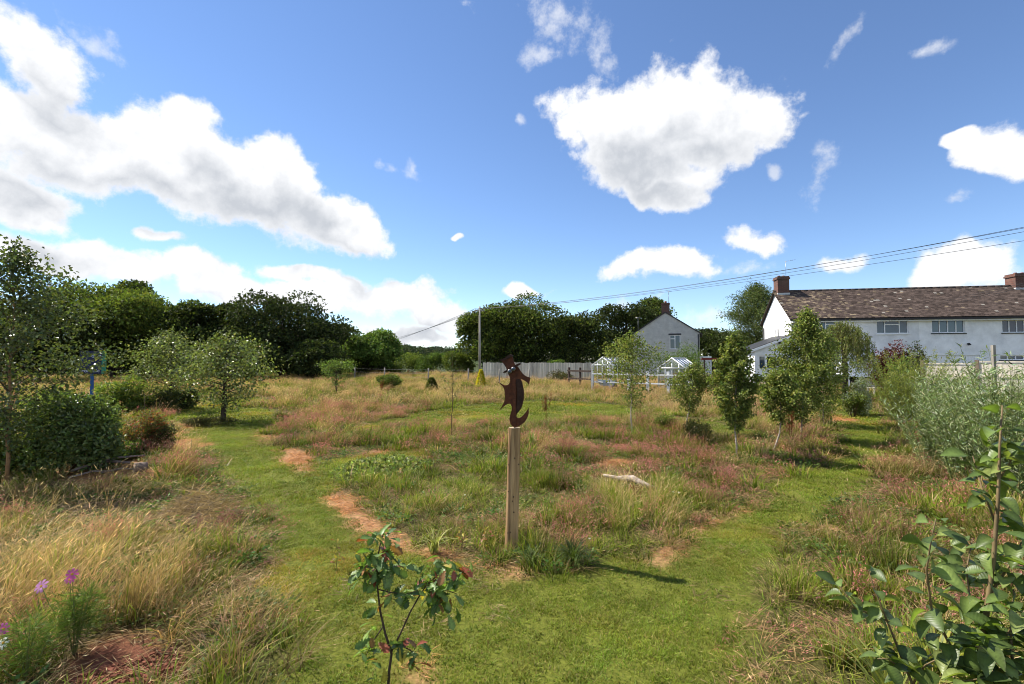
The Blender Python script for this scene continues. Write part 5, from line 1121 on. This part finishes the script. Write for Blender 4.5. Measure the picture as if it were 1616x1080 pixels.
# ------------------------------------------------------------------ strap-leaved plants
def strap_plant(name, label, base, n, h, w, c0, c1, seed, lean=.9, cat='plant', up=1.0):
    r_ = np.random.default_rng(seed); root = empty(name, base, 0, label, cat)
    for k in range(n):
        a = r_.uniform(0, 6.28); L = h * r_.uniform(.65, 1.2); ln = lean * r_.uniform(.4, 1.3); V_ = []; seg = 6; b_ = r_.normal(0, .02, 2)
        for i in range(seg + 1):
            t = i / seg; o = ln * L * t ** 1.6 * .8; z = L * up * (t - .55 * ln * t * t * t); ww = w * (1 - t ** 2) * .5 + .0006
            s_ = (-math.sin(a), math.cos(a)); c_ = (b_[0] + math.cos(a) * o, b_[1] + math.sin(a) * o)
            V_ += [(c_[0] - s_[0] * ww, c_[1] - s_[1] * ww, z + ww * .5), (c_[0] + s_[0] * ww, c_[1] + s_[1] * ww, z + ww * .5)]
        m = MB(); v_ = r_.uniform(.8, 1.2); m.add(V_, [(2*i, 2*i+1, 2*i+3, 2*i+2) for i in range(seg)], tuple(x * v_ for x in (c0 if r_.random() < .5 else c1)), True); m.build('leaf', M_LEAF, root)
    return root
strap_plant('day_lily', 'pale yellow striped strap leaved plant by the bare earth', GP(685, 872), 34, .30, .013, (.40, .38, .13), (.24, .27, .08), 21)
strap_plant('day_lily', 'light green strap leaved plant in the meadow behind the post', GP(838, 708), 40, .42, .02, (.24, .30, .08), (.32, .36, .14), 22, lean=.6)
bi = AT(1440, 1200, 2.35); strap_plant('iris', 'yellow green iris leaves under the low pear sapling', (bi.x, 2.45, 0), 60, .62, .016, (.30, .30, .06), (.22, .25, .06), 23, lean=.7)
bi = AT(1540, 1160, 2.5); strap_plant('iris', 'yellow green iris leaves behind the tall pear sapling', (bi.x, 2.7, 0), 50, .55, .016, (.30, .30, .06), (.20, .24, .06), 24, lean=.7)
strap_plant('grass_tussock', 'dark green grass tussock at the foot of the wooden post', GP(905, 894), 190, .30, .007, (.10, .14, .03), (.07, .10, .024), 25, lean=1.0, cat='tussock')
strap_plant('grass_tussock', 'smaller green tussock touching the foot of the wooden post', GP(838, 893), 90, .20, .007, (.12, .16, .035), (.085, .12, .028), 26, lean=1.0, cat='tussock')
# red-leaved seedlings beside the post
for (a, b, lb, sd) in ((768, 872, 'small red leaved seedling left of the post foot', 31), (728, 868, 'taller red leaved seedling beyond the oak sapling', 32), (530, 900, 'russet seedling on the mown path left of the oak sapling', 33), (632, 765, 'orange leaved seedling at the meadow edge', 34)):
    B_ = GP(a, b); rt_ = empty('seedling', B_, 0, lb, 'seedling'); r_ = np.random.default_rng(sd); m = MB(); m.tube([(0, 0, -.02), (.01, 0, .1), (0, .01, .22)], [.003, .002, .001], 5); m.build('stem', M_TWIG, rt_)
    for k in range(16): put_leaf(oak_leaf[4:], rt_, Vector((r_.normal(0, .025), r_.normal(0, .025), r_.uniform(.06, .24))), r_.uniform(0, 6.28), r_.normal(0, .5), r_.normal(0, .5), r_.uniform(.035, .055), None, r_)
# dock seed spikes
def dock(label, px, py, h, n, col, seed):
    r_ = np.random.default_rng(seed); root = empty('dock_plant', GP(px, py), 0, label, 'plant'); m = MB(); P = []
    for k in range(n):
        e = Vector((r_.normal(0, .10), r_.normal(0, .08), h * r_.uniform(.75, 1.1))); m.tube([(0, 0, -.02), e * .5 + Vector((.01, 0, 0)), e], [.004, .003, .0015], 5); u = r_.uniform(.4, 1, 130); P.append(np.array(e)[None] * u[:, None] + r_.normal(0, .02, (130, 3)))
    m.build('stems', plain('rust_stem', (.18, .06, .03), .8, .2), root); P = np.concatenate(P); link('seed_heads', leaf_mesh('seed_heads', P, r_.normal(size=P.shape), .028, .018, tints(len(P), [col, tuple(x * .7 for x in col)], r_, .3), rng=r_), M_LEAF, root)
dock('rusty dock spikes in the clearing right of the seahorse', 862, 664, .75, 5, (.26, .10, .045), 41)
dock('rust red dock between the two white birch stems', 1247, 700, .85, 6, (.22, .065, .025), 42)
dock('rusty dock at the left of the far meadow', 602, 622, .7, 4, (.28, .08, .03), 43)
dock('red brown dock by the white log', 1012, 792, .22, 4, (.20, .05, .035), 44)
# hosta and ground cover
hl = [leaf_proto('leaf', PEARP, 1.0, .3, .5, c, .3) for c in ((.36, .42, .05), (.28, .36, .05))]
for me_ in hl: me_.materials.append(M_LEAF)
ho = empty('hosta', GP(155, 736), 0, 'bright lime green leafy plant beside the log pile', 'plant'); r_ = np.random.default_rng(51)
for k in range(18): put_leaf(hl, ho, Vector((0, 0, r_.uniform(.05, .22))), k * 2.4, r_.normal(-.3, .3), r_.normal(0, .3), r_.uniform(.13, .2), None, r_)
m = MB(); m.tube([(0, 0, -.02), (0, 0, .2)], .008, 5); m.build('stem', M_GREENSTEM, ho)
gc = GP(605, 740); r_ = np.random.default_rng(52); n = 3400; a = r_.uniform(0, 6.28, n); q_ = np.sqrt(r_.random(n)); P = np.stack([np.cos(a) * q_ * .78 + .15 * np.sin(a) * q_, np.sin(a) * q_ * .85, r_.uniform(.02, .16, n) * (1.1 - q_ * q_)], 1)
gcr = empty('strawberry_patch', gc, 0, 'low patch of green leafy strawberry plants at the island tip', 'plant bed'); tag(link('foliage', leaf_mesh('foliage', P, r_.normal(size=(n, 3)) + np.array([0, 0, .3]), .07, .05, tints(n, [(.24, .27, .08), (.17, .21, .06), (.32, .34, .13)], r_, .25), rng=r_), M_LEAF, gcr), kind='stuff')

# ------------------------------------------------------------------ logs and sticks
def log(name, label, pts, rad, mat, cat, n=12, seed=1, group=None):
    r_ = np.random.default_rng(seed); m = MB(); c = Vector(pts[0]); P_ = [Vector(p) for p in pts]; m.tube([p - c for p in P_], rad, n)
    for i, v in enumerate(m.v): m.v[i] = tuple(np.array(v) + r_.normal(0, min(rad) * .12, 3))
    o = m.build(name, mat); o.location = c; return tag(o, label, cat, group)
M_BLEACH = plain('bleached_wood', (.52, .43, .35), .85, .15, nscale=12, bump=.8, stretch=(.4, 2, 2), col2=(.15, .11, .08), detail=8)
lg = [GP(952, 768), GP(975, 770), GP(998, 774), GP(1018, 781), GP(1040, 784)]
for k, p in enumerate(lg): p.z += (.20, .17, .20, .17, .11)[k]
log('driftwood_log', 'pale bleached branch lying in the island grass', lg, [.018, .034, .05, .03, .026], M_BLEACH, 'log', n=9, seed=61)
M_GREYW = plain('grey_dead_wood', (.27, .21, .17), .9, .1, nscale=10, bump=.5, stretch=(.4, 2, 2), col2=(.12, .09, .07))
for k, (pa, pb_, ra, lb) in enumerate((((112, 750), (228, 730), .022, 'long thin grey branch on top of the stick pile'), ((135, 742), (205, 738), .03, 'thicker dead branch in the middle of the stick pile'), ((108, 756), (180, 748), .016, 'pale thin stick at the front of the stick pile'), ((160, 748), (225, 745), .018, 'short stick under the sawn log'))):
    a_, b_ = GP(*pa), GP(*pb_); mid = a_.lerp(b_, .5); z_ = (.16, .12, .06, .05)[k]; a_.z += z_ * .6; b_.z += z_ * .8; mid.z += z_ + .03; log('dead_branch', lb, [a_, mid, b_], [ra, ra * .9, ra * .6], M_GREYW, 'branch', 8, 70 + k, 'dead branches in the stick pile')
a_ = GP(212, 749); a_.z += .10; b_ = GP(231, 746); b_.z += .10; log('sawn_log', 'short sawn grey log at the end of the stick pile', [a_, b_], [.085, .08], M_GREYW, 'log', 12, 80)
a_ = GP(299, 716); log('stake', 'small pale leaning stake in the bare end of the path', [a_, a_ + Vector((.04, 0, .16)), a_ + Vector((.03, 0, .28))], [.014, .012, .006], M_BLEACH, 'stake', 6, 81)
a_ = GP(226, 706); log('cane', 'tall thin garden cane beside the rust red shrub', [a_, a_ + Vector((.02, 0, .6)), a_ + Vector((.0, 0, 1.15))], [.008, .007, .005], M_TWIG, 'cane', 5, 82)

# ------------------------------------------------------------------ cosmos flowers, soil clods, small blossoms
def feather(name, label, base, h, w, seed, flowers):
    r_ = np.random.default_rng(seed); root = empty(name, base, 0, label, 'flower plant'); m = MB(); P = []; D = []
    for k in range(5): e = Vector((r_.normal(0, w * .22), r_.normal(0, w * .22), h * r_.uniform(.75, 1))); m.tube([(0, 0, -.03), e * .55, e], [.005, .004, .0018], 5); u = r_.uniform(.3, 1, 240); P.append(np.array(e)[None] * u[:, None]); d = r_.normal(size=(240, 3)); d[:, 2] = np.abs(d[:, 2]) * .7; D.append(d)
    P = np.concatenate(P); D = unit(np.concatenate(D)); P = P + D * r_.uniform(0, w * .3, (len(P), 1))
    for (fx, fz, fr, col, tilt) in flowers: m.tube([(fx * .3, 0, h * .4), (fx * .8, -.02, (h * .4 + fz) * .55), (fx, -.03, fz)], [.003, .0025, .002], 5)
    m.build('stems', M_GREENSTEM, root); link('foliage', leaf_mesh('foliage', P, D + r_.normal(0, .3, D.shape), .055, .0035, tints(len(P), [(.15, .22, .05), (.11, .17, .035), (.20, .27, .07)], r_, .2), rng=r_), M_LEAF, root)
    for (fx, fz, fr, col, tilt) in flowers:
        f = MB(); f.tube([(0, 0, -.002), (0, 0, .006)], [.009, .007], 10); fo = f.build('flower', plain('pollen', (.55, .33, .04), .9, .1), root); fo.location = (fx, -.03, fz); fo.rotation_euler = tilt
        for k in range(8):
            a = k * math.pi / 4 + r_.normal(0, .06); pt = MB(); c_, s_ = math.cos(a), math.sin(a)
            pr2 = [(.006, .003, .002), (.5 * fr, .17 * fr, .006), (.85 * fr, .22 * fr, .004), (fr, .12 * fr, 0)]; vs = []
            for (rr2, ww, zz) in pr2: vs += [(c_ * rr2 - s_ * -ww, s_ * rr2 + c_ * -ww, zz), (c_ * rr2 - s_ * ww, s_ * rr2 + c_ * ww, zz)]
            pt.add(vs, [(2*i, 2*i+1, 2*i+3, 2*i+2) for i in range(3)], tuple(np.array(col) * r_.uniform(.85, 1.15)), True); pt.build('petal', M_LEAF, fo)
    return root
MAG, PNK, WHT = (.50, .10, .42), (.62, .28, .60), (.82, .82, .80)
cb = GP(117, 1036); ff = lambda px, py: (AT(px, py, cb.y).x - cb.x, AT(px, py, cb.y).z - cb.z)
feather('cosmos_plant', 'feathery cosmos with one pale and one magenta flower on bare soil', cb, .38, .34, 91, [(*ff(73, 922), .042, PNK, (R(55), 0, R(-10))), (*ff(121, 903), .034, MAG, (R(70), 0, R(20))), (*ff(117, 912), .026, MAG, (R(40), 0, R(50)))])
cb = GP(38, 1085); ff = lambda px, py: (AT(px, py, cb.y).x - cb.x, AT(px, py, cb.y).z - cb.z)
feather('cosmos_plant', 'feathery cosmos with a magenta and a white flower', cb, .34, .38, 92, [(*ff(15, 988), .032, MAG, (R(75), R(20), 0)), (*ff(15, 1010), .034, WHT, (R(60), R(-20), 0))])
r_ = np.random.default_rng(93); x, y = fan(40000, 2.2, 3.8); k = (cover(x, y) == 3); x, y = x[k][:2600], y[k][:2600]; n = len(x); s = r_.uniform(.003, .011, n) * np.where(r_.random(n) < .06, 2, 1)
base8 = np.array([(-1,-1,-.6),(1,-1,-.7),(1,1,-.6),(-1,1,-.7),(-.7,-.7,.8),(.8,-.6,.6),(.6,.8,.9),(-.8,.7,.6)]); V = (base8[None] * s[:, None, None] * r_.uniform(.35, 1.5, (n, 8, 3))) + np.stack([x, y, ground_z(x, y) + s * .4], 1)[:, None]
fq = np.array([(0,3,2,1),(4,5,6,7),(0,1,5,4),(1,2,6,5),(2,3,7,6),(3,0,4,7)]); Fq = (np.arange(n)[:, None, None] * 8 + fq[None]).reshape(-1, 4)
tag(link('soil_clods', np_mesh('soil_clods', V.reshape(-1, 3), Fq, np.repeat(np.array([[.20, .08, .05]]) * r_.uniform(.6, 1.3, (n, 1)), 8, 0)), plain('clod', (1, 1, 1), .95, .05, tint=True)), 'crumbled red brown soil clods by the cosmos plants', 'soil', kind='stuff')
x, y = fan(26000, 3, 12); px, py = project(x, y, np.full(len(x), .25)); wt = ellw(px, py, [(1090, 800, 70, 35, .5), (1150, 785, 60, 30, .3), (930, 860, 50, 20, .2), (1240, 980, 60, 60, .08), (720, 790, 60, 30, .08), (150, 715, 30, 10, 1.0)]); k = (r_.random(len(x)) < wt * .06) & (cover(x, y) == 0); x, y = x[k], y[k]; n = len(x)
P = np.repeat(np.stack([x, y, ground_z(x, y) + r_.uniform(.16, .28, n)], 1), 5, 0); a = np.tile(np.arange(5) * 1.257, n); D = np.stack([np.cos(a), np.sin(a), np.full(5 * n, .25)], 1)
tag(link('white_blossoms', leaf_mesh('white_blossoms', P, D, .014, .012, np.full((5 * n, 3), .75), rng=r_), M_LEAF), 'tiny white wild flowers dotted through the island grass', 'wild flowers', kind='stuff')
